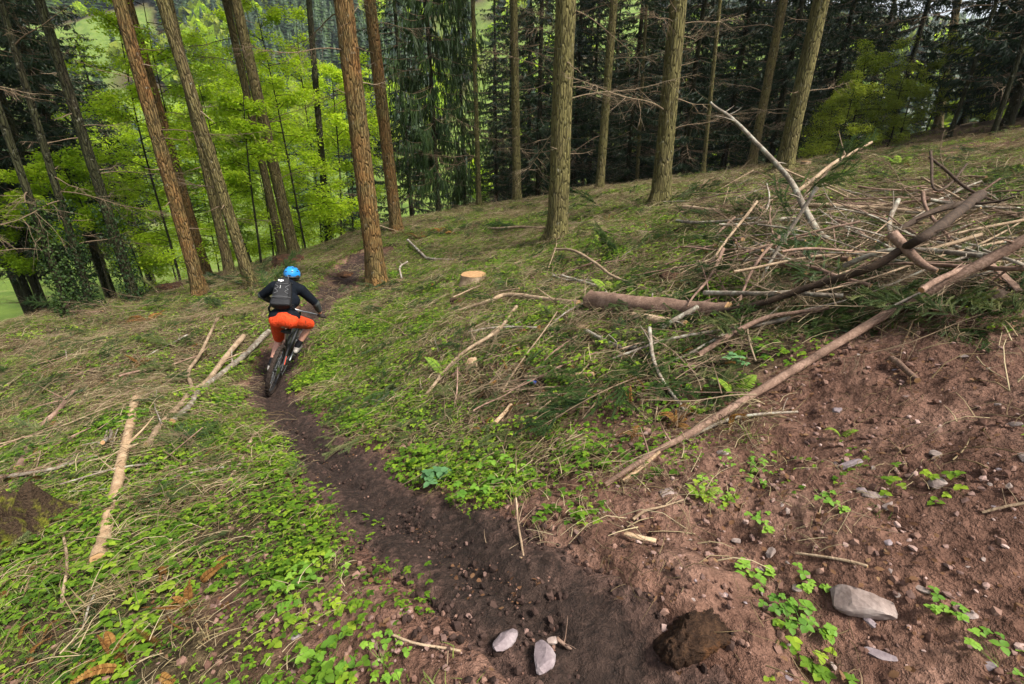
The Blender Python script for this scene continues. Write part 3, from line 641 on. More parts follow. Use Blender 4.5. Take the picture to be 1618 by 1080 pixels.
CR_HANG = [spruce_crown(1.3, 16, 2.0, 75, .5, 7, 1.1, [MAT['needle_green'], MAT['twig']])]
CR_HIGH = [spruce_crown(0, 9, 2.6, 80 + i, .55, 6, .35) for i in range(2)]               # crown of a forest tree, set high on its trunk
def spruce(name, base, h, r, mat, crown, cz, label, group, lean=(0, 0), seed=0, dead=0, dz=(1.0, 4.5), yaw=None, dscale=1.0, stubs=0, cscale=1.0, facing=None, rough=.05, sides=26, rings=70):
    e = empty(name, (float(base[0]), float(base[1]), float(base[2])), label, 'tree', group)
    e.rotation_euler = (lean[0], lean[1], 0)
    obj_from('trunk', trunk_mesh(h, r, r * .35, seed, MAT[mat], sides, rings, rough), e)
    g = np.random.default_rng(seed + 999)
    if crown is not None:
        c = obj_from('crown', crown, e); c.location = (0, 0, cz); c.rotation_euler = (0, 0, g.random() * 6.28); c.scale = (cscale,) * 3
    for k in range(dead + stubs):
        me = DEAD[g.integers(len(DEAD))] if k < dead else STUB[g.integers(len(STUB))]
        b = obj_from('branch', me, e); z = dz[0] + (dz[1] - dz[0]) * g.random(); th = g.random() * 6.28 if facing is None else facing + g.normal() * .9
        s = dscale * (.7 + .6 * g.random()) if k < dead else .8 + .6 * g.random(); b.scale = (s,) * 3; b.location = (math.cos(th) * r * .75, math.sin(th) * r * .75, z); b.rotation_euler = (g.normal() * .3, g.normal() * .22, th)
    return e
def lean_to(base, utop, vtop=0):
    """lean of the stem so that it passes the sight line (utop, vtop)"""
    d = ray(utop, vtop); n = np.array([base[0], base[1], 0]); n /= np.linalg.norm(n); C = np.array([0, 0, CAM_Z]); t = ((base - C) @ n) / (d @ n); T = C + d * t - base
    T /= np.linalg.norm(T); return (-math.asin(np.clip(T[1], -.3, .3)), math.asin(np.clip(T[0], -.3, .3)))
def base_at(u, v, t=None):
    if t is None: p = hit(u, v); return p
    d = ray(u, v); x, y = d[0] * t, d[1] * t; return np.array([x, y, float(H(x, y))])
# (base px, distance, top px at v=0, width px at base, bark, dead branches, stubs, label)
TREES = [
 (318,465,None,188,29,'bark_orange',2,8,'larger orange-barked conifer trunk behind and left of the cyclist'),
 (330,440,15.5,203,17,'bark_orange',1,5,'slender orange conifer trunk just behind the larger orange one'),
 (398,455,None,256,23,'bark_brown',2,6,'brown conifer trunk closest to the cyclist on the left'),
 (364,432,13.5,266,21,'bark_brown',1,5,'brown conifer trunk crossing behind the one closest to the cyclist'),
 (466,405,None,372,23,'bark_brown',3,6,'brown conifer trunk rising behind the blue helmet'),
 (446,398,17,357,16,'bark_brown',2,4,'thinner trunk touching the one behind the blue helmet'),
 (245,462,None,98,18,'bark_dark',5,4,'dark brown trunk left of the orange conifers'),
 (215,476,None,62,22,'bark_dark',6,2,'dark ivy-clad trunk second from the left of the slope edge'),
 (112,500,None,-62,17,'bark_dark',5,2,'dark trunk by the bright field at far left'),
 (146,486,None,0,17,'bark_dark',6,2,'dark trunk with dead branches between field and ivy-clad trunk'),
 (597,452,None,542,33,'bark_orange',5,7,'thick reddish trunk beside the trail with pale bark scar'),
 (627,366,None,584,21,'bark_orange',4,6,'straight reddish trunk right behind the thick trailside one'),
 (817,320,None,812,15,'bark_olive',6,5,'slim olive trunk left of the thick middle tree'),
 (881,378,None,894,35,'bark_olive',6,8,'thick furrowed trunk standing in the middle of the clearing edge'),
 (947,302,None,970,15,'bark_olive',6,4,'slim pale trunk right of the thick middle tree'),
 (1042,322,None,1072,32,'bark_olive',10,6,'thick mossy trunk with many dead side branches'),
 (1237,272,None,1298,31,'bark_olive',5,4,'leaning pale olive trunk at right of the clearing'),
 (1187,262,17,1238,17,'bark_brown',8,3,'brown trunk left of the leaning pale trunk'),
 (757,326,None,747,9,'bark_olive',4,2,'very thin trunk in the bright gap between spruces'),
 (1006,296,24,1022,7,'bark_olive',5,1,'thin pale pole tree between thick mossy trunk and slim trunk'),
 (1216,268,23,1268,8,'bark_olive',5,1,'thin trunk seen between the brown and the leaning trunks'),
 (1108,292,20,1138,8,'bark_olive',5,1,'thin trunk right of the thick mossy trunk'),
 (521,398,19,488,12,'bark_dark',3,2,'dark thin trunk among the lime saplings'),
 (1478,215,24,1513,17,'bark_brown',3,2,'grey trunk standing before the sky gap'),
 (1492,238,14.5,1575,9,'bark_dark',5,1,'dark thin trunk at the top of the right bank'),
 (1560,236,13,1640,11,'bark_dark',5,1,'dark trunk by the right edge above the bank'),
]
TREE_BASES = []
for k, (u, v, t, ut, w, mt, nd, ns, lab) in enumerate(TREES):
    b = base_at(u, v, t); dist = np.dot(b - np.array([0, 0, CAM_Z]), [0, CP, -SP]); r = w / 2 / FPX * dist * (.82 if u < 480 else .92) * dist / np.linalg.norm(b - np.array([0, 0, CAM_Z]))
    TREE_BASES.append(b)
    spruce('conifer_tree', b, 15 + 3 * (k % 3), r, mt, CR_HIGH[k % 2], 8.2 + (k % 4) * .8, lab, 'conifer trunks round the clearing', lean_to(b, ut), 200 + k, nd, (1.2, min(7, 2.6 + dist * .25)), None, .8 + dist * .012, ns, 1.0, None, .06)
# spruces with needles low down: dark backdrop of the clearing
SPR = [(694,344,18.5,'hang',.085,'dark drooping spruce left of the bright gap'),(650,330,24,'full',.12,'spruce'),(735,318,27,'hang',.10,'spruce'),
 (30,430,17,'full',.13,'spruce'),(85,400,19,'full',.13,'spruce'),(-60,420,15,'full',.13,'spruce'),(150,380,24,'full',.14,'spruce'),(10,330,27,'full',.15,'spruce'),(-40,300,22,'full',.15,'spruce'),(200,320,33,'full',.14,'spruce'),(110,300,30,'full',.15,'spruce'),
 (850,300,24,'full',.13,'spruce'),(905,296,27,'full',.13,'spruce'),(990,290,25,'full',.13,'spruce'),(1075,286,22,'full',.13,'spruce'),(1140,278,24,'full',.14,'spruce'),(1010,285,33,'full',.15,'spruce'),(880,290,35,'full',.15,'spruce'),
 (1290,255,24,'full',.13,'spruce'),(1180,262,29,'full',.14,'spruce'),(1350,240,30,'full',.14,'spruce'),(1400,235,24,'full',.12,'spruce'),(1255,250,32,'full',.15,'spruce'),(1550,215,19,'full',.13,'spruce'),(1610,205,17,'full',.14,'spruce'),(1660,200,16,'full',.14,'spruce'),(1590,190,24,'full',.14,'spruce'),(1700,240,14,'full',.13,'spruce'),
 (960,285,40,'full',.16,'spruce'),(1090,275,38,'full',.16,'spruce'),(590,330,34,'full',.13,'spruce'),(785,312,33,'full',.13,'spruce'),(835,304,30,'full',.13,'spruce'),(930,294,31,'full',.13,'spruce'),(1045,286,28,'full',.13,'spruce'),(1215,262,22,'full',.13,'spruce'),(60,330,34,'full',.15,'spruce'),(42,420,16.5,'full',.13,'spruce'),(100,412,16.5,'full',.13,'spruce'),(150,400,19,'full',.13,'spruce'),(1585,212,14,'full',.13,'spruce'),(1515,214,21,'full',.13,'spruce'),(165,330,38,'full',.15,'spruce')]
ORD = ['first', 'second', 'third', 'fourth', 'fifth', 'sixth', 'seventh', 'eighth', 'ninth', 'tenth', 'eleventh', 'twelfth', 'thirteenth', 'fourteenth', 'fifteenth', 'sixteenth', 'seventeenth', 'eighteenth', 'nineteenth', 'twentieth']
SPR.sort(key=lambda q: q[0]); seen_ = {}
def nth(lab, place):
    q = lab + place; seen_[q] = seen_.get(q, -1) + 1; return f'{lab}, {ORD[seen_[q]]} from the left {place}'
for k, (u, v, t, kind, r, lab) in enumerate(SPR):
    b = base_at(u, v, t); TREE_BASES.append(b)
    c = CR_HANG[0] if kind == 'hang' else CR_FULL[k % 3]
    if lab == 'spruce':
        lab = nth('dark spruce with high boughs', 'left of the orange trunks') if u < 300 else nth('spruce behind the drooping one', 'by the bright gap') if u < 800 else nth('dark spruce', 'behind the middle trunks') if u < 1160 else nth('spruce', 'between leaning trunk and right bank') if u < 1450 else nth('dark spruce', 'at the right edge above the bank')
    spruce('spruce_tree', b, 17, r, 'bark_dark', c, (2.2 + (k % 3) * .6) if u < 300 else 0, lab, 'needled spruces behind the clearing', (0, 0), 500 + k, 4, (.6, 4), None, 1.0, 0, .9 + .25 * rng.random(), None, .04, 10, 24)

for k in range(26):
    u = 775 + 22 * k + rng.normal() * 8; t = 33 + 20 * rng.random(); b = base_at(u, 290, t)
    spruce('spruce_tree', b, 17, .14, 'bark_dark', CR_FULL[k % 3], 0, 'dark spruce deep in the wood behind the clearing', 'spruces deep in the wood', (0, 0), 700 + k, 0, cscale=1.0 + .3 * rng.random(), rough=.04, sides=8, rings=16)
# young beeches: bright layered sprays of leaves
def beech_meshes(h, seed, nb=26, leafn=9000, ls=.078, mat='leaf_lime', spread=1.0):
    global rng
    keep = rng; rng = np.random.default_rng(seed); st = MB(); lf = MB(); up = np.array([0, 0, 1.0])
    q = np.linspace(0, 1, 10)[:, None]; S = np.array([0, 0, -.2]) * (1 - q) + np.array([rv(-.4, .4), rv(-.4, .4), h]) * q + np.sin(q * 5 + seed) * np.array([.06, .08, 0]); tube(st, S, np.linspace(.035, .008, 10), 6, .3, cap=False)
    per = leafn // nb
    for k in range(nb):
        f = rv(.12, .98); i = f * 9; a = min(8, int(i)); p = S[a] * (1 - (i - a)) + S[a + 1] * (i - a); th = rv(0, 6.283); L = spread * rv(.7, 1.7) * (1.1 - .55 * f) * h / 6
        D = np.array([math.cos(th), math.sin(th), rv(.0, .9)]); u = np.linspace(0, 1, 6)[:, None]; Br = p + D * L * u + np.array([0, 0, -.28 * L]) * u ** 2; tube(st, Br, np.linspace(.011, .003, 6), 4, .3, cap=False)
        side = np.array([-D[1], D[0], 0])
        for s_ in range(9):
            ff = rv(.2, 1); i2 = ff * 5; a2 = min(4, int(i2)); p2 = Br[a2] * (1 - (i2 - a2)) + Br[a2 + 1] * (i2 - a2); l2 = L * rv(.2, .5); D2 = D * rv(.3, 1) + side * rv(-1, 1); D2[2] = rv(-.4, .4); E = p2 + D2 * l2
            tube(st, [p2, (p2 + E) / 2 + up * .01, E], [.004, .003, .0015], 3, .3, cap=False)
            for _ in range(per // 9):
                c = p2 + (E - p2) * rv(.1, 1.1) + np.array([rv(-.14, .14), rv(-.14, .14), rv(-.13, .13)]); t2 = rv(0, 6.28); d = np.array([math.cos(t2), math.sin(t2), rv(-.9, .4)]); s = ls * rv(.6, 1.15); sd_ = xp(d, up + np.array([rv(-1, 1), rv(-1, 1), 0])); sd_ /= math.sqrt(sd_ @ sd_)
                lf.add([c, c + d * s * .5 + sd_ * s * .33, c + d * s, c + d * s * .5 - sd_ * s * .33], [(0, 1, 2), (0, 2, 3)], rng.random())
    rng = keep
    return st.mesh('trunk', [MAT['bark_dark']]), lf.mesh('crown', [MAT[mat]])
BEECH = [beech_meshes(6.5, 11), beech_meshes(5.0, 12, 20, 6500), beech_meshes(8.0, 13, 30, 11000), beech_meshes(4.0, 14, 16, 6500)]
SHRUB = [beech_meshes(3.0, 15, 18, 8000, .055, 'leaf_mid', 1.5), beech_meshes(2.4, 16, 16, 7000, .05, 'leaf_mid', 1.6)]
def broadleaf(name, u, v, t, meshes, label, group, s=1.0):
    b = base_at(u, v, t); e = empty(name, tuple(map(float, b)), label, 'tree', group); s = s * (1.15 if name == 'beech_sapling' else 1.0); e.rotation_euler = (rng.normal() * .03, rng.normal() * .03, rng.random() * 6.28); e.scale = (s,) * 3
    obj_from('trunk', meshes[0], e); obj_from('crown', meshes[1], e); return e
for k, (u, v, t, i, s) in enumerate(sorted([(275,430,15,0,1),(310,420,18,2,1),(350,405,19,0,1.1),(395,400,17,1,1),(425,395,20,2,1),(440,385,24,2,1.1),(485,395,17.5,0,1),(505,390,21,2,1),(540,390,19,1,1.1),(555,380,24,0,1.2),(225,430,17,1,.9),(180,450,15,3,1),(240,420,22,2,1),(380,380,27,2,1.2),(330,380,27,2,1.2),(470,375,28,2,1.2),(130,470,14,3,.9),(60,470,16,3,1),(410,420,14.5,3,1),(430,350,32,2,1.4),(455,370,21,0,1.0),(565,370,27,2,1.2),(262,395,25,2,1.1)])):
    z = 'left of the orange trunks' if u < 250 else 'between orange trunks and blue helmet' if u < 440 else 'between blue helmet and thick trailside trunk'
    broadleaf('beech_sapling', u, v, t, BEECH[i], nth('lime green young beech', z), 'lime green beech saplings', s)
for k, (u, v, t, i, s) in enumerate(sorted([(1340,235,17,0,1.1),(1375,228,20,0,1.2),(1420,225,19,1,1.1),(1300,240,19,1,1.0),(1460,222,22,0,1.2),(1510,212,19,0,1.0),(1320,240,15.5,0,.8),(1400,232,16.5,1,.9)])):
    broadleaf('leafy_shrub', u, v, t, SHRUB[i], nth('yellow green leafy shrub', 'behind the right bank'), 'leafy shrubs behind the right bank', s)

# the wooded slope across the valley: one far-off mass
def far_conifer(seed):
    global rng
    keep = rng; rng = np.random.default_rng(seed); mb = MB()
    for k in range(13):
        z = .12 + k * .068; r = .2 * (1 - k / 13.5) + .02; n = 9; th = np.linspace(0, 6.283, n, endpoint=False) + rv(0, 1); rr = r * (.7 + .6 * rng.random(n))
        V = [[0, 0, z + .1]] + [[rr[i] * math.cos(th[i]), rr[i] * math.sin(th[i]), z - .03 + rv(-.02, .02)] for i in range(n)]; mb.add(V, [(0, 1 + i, 1 + (i + 1) % n) for i in range(n)], rng.random())
    rng = keep; return mb
def far_broadleaf(seed):
    global rng
    keep = rng; rng = np.random.default_rng(seed); mb = MB()
    for k in range(170):
        d = rng.normal(size=3); d /= np.linalg.norm(d); c = np.array([0, 0, .55]) + d * np.array([.32, .32, .36]) * rv(.6, 1.05); s = rv(.05, .10); e1 = rng.normal(size=3) * s; e2 = rng.normal(size=3) * s
        mb.add([c - e1, c + e2, c + e1, c - e2], [(0, 1, 2, 3)], rng.random())
    rng = keep; return mb
tpl = [template(far_conifer(1), 'a_conifer', MAT['needle_green']), template(far_conifer(2), 'b_conifer', MAT['needle_dark']), template(far_broadleaf(3), 'c_broadleaf', MAT['leaf_mid']), template(far_broadleaf(4), 'd_broadleaf', MAT['leaf_lime'])]
n = 15000; th = np.radians(rng.random(n) * 130 - 65); r_ = 75 + 330 * rng.random(n) ** .8; x, y = r_ * np.sin(th), r_ * np.cos(th)
openf = fbm(x / 60, y / 60, 77, 3); hz = H(x, y); k = ((openf < .03) & (r_ > 100) & (hz > -9)) | (rng.random(n) < .02); x, y, hz = x[k], y[k], hz[k]
ty = np.where(fbm(x / 45, y / 45, 88, 2) + rng.normal(size=len(x)) * .08 > .0, rng.integers(0, 2, len(x)), rng.integers(1, 4, len(x)))
scatter('far_forest', tpl, np.stack([x, y, hz - .3], 1), np.stack([np.zeros(len(x)), np.zeros(len(x)), rng.random(len(x)) * 6.28], 1), np.where(ty < 2, 13, 9) * (.7 + .6 * rng.random(len(x))), 'distant mixed woodland on the slope across the valley', 'forest', ty)

# ------------------------------------------------------------------ fallen wood
def wood_material(name, c0, c1, c2, streak=.18, lichen=None):
    t = NT(name); co = t.coord('Object'); n1 = t.noise(t.coord('Generated'), 14, 5, .7); n2 = t.noise(co, 8, 4, .6); n3 = t.noise(co, 70, 3, .7)
    c = t.ramp(t.math('ADD', t.math('MULTIPLY', n2, .6), t.math('MULTIPLY', n3, .4)), [(.3, c0), (.5, c1), (.7, c2)])
    if lichen: c = t.mix(t.ramp(t.noise(co, 13, 4), [(.52, (0,) * 3), (.62, (.8,) * 3)]), c, lichen)
    c = t.mix(.45, c, t.ramp(t.orand(), [(0, (.6,) * 3), (1, (1.15,) * 3)]), 'MULTIPLY')
    return t.finish(t.bsdf(c, .85, t.bump(t.math('ADD', n2, n3), .6, .008), .2))
MAT['wood_grey'] = wood_material('grey_bark', (.062, .049, .038), (.185, .15, .115), (.38, .325, .255), lichen=(.36, .35, .28, 1))
MAT['wood_red'] = wood_material('reddish_bark', (.062, .037, .026), (.175, .108, .077), (.36, .24, .18))
MAT['wood_tan'] = wood_material('tan_bark', (.10, .064, .038), (.27, .19, .12), (.50, .38, .255))
MAT['wood_pale'] = wood_material('peeled_pale_wood', (.20, .115, .062), (.38, .255, .15), (.56, .42, .275))
MAT['wood_dark'] = wood_material('dark_rotten_bark', (.018, .011, .007), (.05, .032, .021), (.11, .07, .045))
def cut_material():
    t = NT('sawn_wood'); co = t.coord('Object'); n = t.noise(co, 22, 4); w = t.new('TexWave', wave_type='RINGS'); t.set(w.inputs[0], co); w.inputs['Scale'].default_value = 12; w.inputs['Distortion'].default_value = 2.5
    c = t.mix(t.math('MULTIPLY', w.outputs['Fac'], .5), (.36, .22, .105, 1), (.22, .11, .045, 1)); c = t.mix(.5, c, t.ramp(n, [(.3, (.6,) * 3), (.7, (1.2,) * 3)]), 'MULTIPLY')
    return t.finish(t.bsdf(c, .8, t.bump(n, .4, .004), .2))
MAT['cut'] = cut_material()
def gp(p):
    """photo point: (u, v, height above ground) or (u, v, 't', distance)"""
    if len(p) == 4: return at(p[0], p[1], p[3])
    q = hit(p[0], p[1], p[2] if len(p) > 2 else 0.0)
    return q
STICK_SEED = [0]
KEEP = []          # stems that stay clear of strewn brash
def stick(name, pts, w0, w1, mat, label, cat='branch', group=None, sides=9, twigs=2, cut=True, flat=1.0, wob=.012):
    """a fallen stem: tapered wobbly tube with sawn or broken ends; widths in photo pixels"""
    STICK_SEED[0] += 1; g = np.random.default_rng(1000 + STICK_SEED[0])
    P = np.array([gp(p) for p in pts]); C = np.array([0, 0, CAM_Z]); dep = (P - C) @ np.array([0, CP, -SP])
    r = np.linspace(w0, w1, len(P)) / 2 / FPX * dep; L = np.linalg.norm(np.diff(P, axis=0), axis=1).sum(); n = max(8, min(46, int(L / .07)))
    P[:, 2] += r * .7
    Q = spline(P, n); rr = np.interp(np.linspace(0, 1, n), np.linspace(0, 1, len(r)), r)
    ph = g.random(4) * 6.28; s = np.linspace(0, 1, n)
    Q[:, 0] += wob * L * .3 * np.sin(s * 11 + ph[0]); Q[:, 1] += wob * L * .3 * np.sin(s * 8 + ph[1]); Q[:, 2] += wob * L * .2 * np.sin(s * 13 + ph[2]) * np.sin(s * math.pi)
    dz_ = np.maximum(0, H(Q[:, 0], Q[:, 1]) + rr * .8 + .01 - Q[:, 2])
    for _ in range(6): dz_ = np.maximum(dz_, .5 * dz_ + .25 * (np.roll(dz_, 1) + np.roll(dz_, -1)))
    Q[:, 2] += dz_
    if cat in ('log', 'pole'): KEEP.append(Q[:, :2].copy())
    o0 = Q[0].copy(); mb = MB(); tube(mb, Q - o0, rr, sides, .5, 0, True, 1 if cut else 0, .16, STICK_SEED[0], flat)
    e = mb.obj(name, [MAT[mat], MAT['cut']]); e.location = o0
    for _ in range(twigs):
        k = g.integers(2, n - 1); d = g.normal(size=3); d[2] = abs(d[2]) * .6; d /= np.linalg.norm(d); l = .08 + .35 * g.random() * min(1, L / 2); u = np.linspace(0, 1, 5)[:, None]
        m2 = MB(); tube(m2, (Q[k] - o0) + d * l * u + g.normal(size=3) * .12 * l * u ** 2, np.linspace(rr[k] * .4, rr[k] * .12, 5), 5, g.random(), cap=False); m2.obj('side_twig', MAT[mat], e)
    return tag(e, label, cat, group)
S_ = stick
S_('fallen_pole', [(957,768,.02),(1040,715,.03),(1085,690,.04),(1150,650,.05),(1250,590,.06),(1400,500,.12),(1530,432,.2),(1640,372,.34)], 8, 17, 'wood_red', 'long reddish pole lying diagonally from brush heap to bare soil', 'pole', None, 12, 4, True, 1, .006)
S_('fallen_log', [(158,893,.0),(170,845,.01),(185,780,.01),(200,710,.01),(217,635,.0)], 21, 11, 'wood_pale', 'pale peeled log with orange sawn end lying in green leaves', 'log', None, 14, 2, True, 1, .001)
S_('fallen_log', [(228,708,.0),(262,672,.0),(330,600,.04),(386,534,.10)], 9, 8, 'wood_tan', 'tan log left of the twin lying by the trail', 'log', None, 11, 2)
S_('fallen_log', [(272,670,.01),(350,596,.03),(426,526,.05)], 10, 8, 'wood_grey', 'grey log right of its twin, closest to the cyclist', 'log', None, 11, 2)
S_('fallen_branch', [(30,742,.02),(65,682,.05),(92,650,.08),(118,620,.06)], 10, 6, 'wood_red', 'brown bent branch in the leaves at far left', 'branch')
S_('fallen_branch', [(0,755,.05),(80,743,.05),(155,720,.02)], 6, 4, 'wood_grey', 'thin grey branch below the brown bent one at far left')
S_('fallen_branch', [(304,617,.02),(299,590,.08),(320,553,.12),(345,505,.05)], 6, 4, 'wood_tan', 'curved thin branch standing up beside the twin logs')
S_('fallen_branch', [(337,790,.0),(367,753,.02),(388,720,.01),(407,686,.02)], 5, 6, 'wood_tan', 'thin tan stick along the left trail edge')
S_('fallen_branch', [(170,665,.0),(160,700,.02),(60,755,.03)], 3, 3, 'wood_grey', 'thin stick crossing below the bent brown branch')
S_('fallen_branch', [(713,495,.02),(773,477,.06),(800,468,.07),(860,475,.05),(915,481,.03)], 5, 9, 'wood_tan', 'crooked tan branch left of the thick sawn log')
S_('fallen_branch', [(673,623,.02),(727,563,.08),(787,523,.1),(816,486,.05)], 5, 6, 'wood_tan', 'long tan branch slanting up toward the crooked one')
S_('fallen_branch', [(830,597,.02),(880,596,.03),(938,593,.02)], 6, 8, 'wood_pale', 'pale straight stick behind the blue and green litter')
S_('fallen_branch', [(741,525,.04),(787,518,.06),(850,519,.04)], 4, 4, 'wood_grey', 'short whitish stick crossing the long tan branch')
S_('fallen_branch', [(925,525,.03),(963,543,.03),(990,552,.05),(1030,540,.04)], 8, 5, 'wood_grey', 'grey crooked branch in front of the thick sawn log')
S_('sawn_log', [(934,487,.01),(1000,491,.02),(1090,497,.02),(1150,500,.0)], 31, 24, 'wood_red', 'thick sawn log with dark cut face among the brash', 'log', None, 20, 0, True, 1, .003)
S_('sawn_log', [(1000,507,.01),(1040,514,.02),(1082,522,.0)], 16, 17, 'wood_tan', 'small short log lying against the thick sawn log', 'log', None, 14, 0, True, 1, .003)
S_('fallen_branch', [(1045,520,.05),(1075,503,.12),(1102,487,.15)], 9, 8, 'wood_grey', 'lichen-spotted broken branch above the small short log')
S_('fallen_pole', [(1113,465,.12),(1200,466,.16),(1270,467,.18),(1330,469,.10)], 8, 7, 'wood_grey', 'level grey pole in front of the brush heap', 'pole')
S_('fallen_branch', [(1100,500,.08),(1180,486,.14),(1248,467,.2),(1294,453,.26),(1370,427,.36),(1424,399,.42),(1478,369,.45),(1546,312,.5)], 8, 15, 'wood_dark', 'long bent dark branch rising through the brush heap', 'branch', None, 11, 4)
S_('fallen_log', [(1408,376,.50),(1450,416,.34),(1480,430,.25)], 17, 7, 'wood_red', 'short sawn log propped across the long bent dark branch', 'log', None, 12, 1)
S_('fallen_branch', [(1121,167,'t',6.3),(1155,187,'t',6.2),(1195,227,'t',6.0),(1238,277,'t',5.8),(1262,315,'t',5.65),(1290,365,'t',5.45),(1306,392,'t',5.3)], 4, 12, 'wood_grey', 'tall arching grey branch sticking up from the brush heap', 'branch', None, 9, 6)
S_('fallen_branch', [(1256,306,'t',5.7),(1332,250,'t',6.3),(1378,226,'t',6.7)], 6, 4, 'wood_tan', 'thin branch springing from the tall arching grey one')
S_('fallen_pole', [(1272,325,.1),(1370,331,.12),(1465,338,.1)], 8, 7, 'wood_tan', 'long tan pole at the rear of the brush heap', 'pole')
S_('fallen_branch', [(1400,380,.2),(1432,358,.25),(1472,338,.35),(1522,325,.35)], 8, 11, 'wood_dark', 'blackish branch at the rear of the brush heap')
S_('fallen_branch', [(1261,407,.14),(1342,411,.2)], 8, 7, 'wood_red', 'short brown pole end left of the propped log')
S_('fallen_branch', [(1332,423,.2),(1370,407,.28),(1418,398,.28),(1478,399,.22),(1554,407,.15)], 9, 8, 'wood_grey', 'pale bowed pole under the propped log')
S_('fallen_branch', [(1191,386,.08),(1234,407,.14),(1275,432,.12)], 6, 8, 'wood_grey', 'pale stick at the left tip of the brush heap')
S_('fallen_branch', [(1234,419,.16),(1288,426,.2),(1332,442,.18),(1376,453,.12)], 6, 7, 'wood_red', 'reddish stick drooping across the front of the heap')
S_('fallen_branch', [(1480,384,.2),(1572,407,.2),(1630,424,.18)], 5, 6, 'wood_grey', 'lower of two parallel grey sticks above the red pole')
S_('fallen_branch', [(1502,376,.25),(1572,402,.2)], 4, 4, 'wood_grey', 'upper of two parallel grey sticks above the red pole')
S_('bark_slab', [(1562,420,.12),(1585,440,.1),(1610,464,.06)], 13, 13, 'wood_red', 'flat reddish bark slab below the red pole', 'slab', None, 8, 0, False, .25)
S_('wood_splinter', [(1557,468,.02),(1583,449,.04)], 8, 6, 'wood_pale', 'yellowish wood splinter under the bark slab', 'splinter', None, 6, 0, False, .5)
S_('fallen_branch', [(1104,563,.02),(1163,526,.08),(1205,506,.12),(1245,497,.14),(1310,488,.1)], 9, 6, 'wood_red', 'brown pole slanting up below the level grey pole')
S_('fallen_log', [(1408,570,.01),(1428,586,.015),(1449,604,.01)], 10, 9, 'wood_red', 'short brown log on bare soil under the red pole', 'log', None, 10, 0)
S_('fallen_log', [(1080,332,.03),(1120,336,.05),(1172,341,.03)], 10, 9, 'wood_tan', 'pale log lying before the leaning trunk', 'log', None, 10, 0)
S_('fallen_branch', [(1085,692,.02),(1150,665,.03),(1200,655,.03),(1260,652,.01)], 6, 4, 'wood_grey', 'thin grey stick forking from the foot of the red pole')
S_('wood_splinter', [(988,847,.005),(1012,852,.012),(1036,858,.006)], 11, 9, 'wood_pale', 'short pale split log on the red soil', 'splinter', None, 7, 0, False, .6)
S_('fallen_branch', [(97,838,.02),(107,880,.04),(103,920,.03),(97,958,.01)], 4, 5, 'wood_tan', 'crooked tan stick left of the pale peeled log')
S_('fallen_branch', [(130,997,.01),(143,953,.05),(159,925,.02)], 3, 4, 'wood_grey', 'grey stick below the orange end of the peeled log')
S_('fallen_branch', [(645,380,.15),(667,403,.10),(682,410,.06),(720,412,.03)], 4, 4, 'wood_grey', 'whitish hooked branch right of the thick trailside trunk')
S_('fallen_branch', [(635,442,.02),(632,423,.10),(644,414,.14)], 3, 3, 'wood_grey', 'small white curved twig beside the trailside trunk')
S_('fallen_branch', [(888,437,.04),(953,456,.03)], 5, 5, 'wood_grey', 'pale straight stick behind the thick sawn log')
S_('fallen_branch', [(875,395,.15),(907,397,.25),(940,417,.2),(973,440,.12),(1062,471,.05)], 4, 5, 'wood_tan', 'long arched twig before the thick middle tree')
S_('wood_splinter', [(776,678,.01),(792,660,.015),(808,640,.02)], 9, 6, 'wood_pale', 'orange wood splinter on the litter', 'splinter', None, 7, 0, False, .4)
S_('fallen_branch', [(770,843,.01),(773,873,.01),(825,884,.01)], 3, 3, 'wood_tan', 'thin hooked twig lying at the trail edge')
S_('fallen_branch', [(815,787,.12),(820,837,.05),(828,882,.01)], 3, 4, 'wood_tan', 'thin upright twig standing at the trail edge')
S_('fallen_branch', [(1000,822,.01),(1020,807,.02),(1045,802,.02),(1080,790,.01)], 5, 3, 'wood_tan', 'short bent twig below the pale square stone')
S_('fallen_branch', [(1256,876,.005),(1320,884,.01),(1370,898,.005)], 4, 5, 'wood_tan', 'thin twig lying across red soil above the big stone')
S_('fallen_branch', [(1550,812,.005),(1618,797,.01)], 4, 5, 'wood_tan', 'thin twig on bare soil at the right edge')
S_('fallen_branch', [(880,1012,.005),(905,1030,.01)], 7, 5, 'wood_red', 'stubby brown stick by the two long trail stones')
S_('fallen_branch', [(610,1000,.01),(660,1018,.01),(728,1030,.01)], 4, 4, 'wood_tan', 'thin stick on the lower left trail edge')
S_('fallen_branch', [(770,362,.05),(830,360,.1),(905,362,.05)], 4, 4, 'wood_tan', 'thin level stick at the back edge of the clearing')
S_('fallen_branch', [(1530,260,.2),(1480,300,.35),(1470,240,.5)], 3, 4, 'wood_dark', 'thin dark branch on the upper right bank')
S_('fallen_branch', [(1600,330,.1),(1530,300,.3),(1470,250,.5)], 5, 4, 'wood_dark', 'dark branch slanting down behind the brush heap')
S_('fallen_branch', [(985,765,.0),(1010,742,.02),(1042,716,.04)], 9, 6, 'wood_pale', 'pale splintered strip at the foot of the red pole', 'branch', None, 7, 0, False, .4)
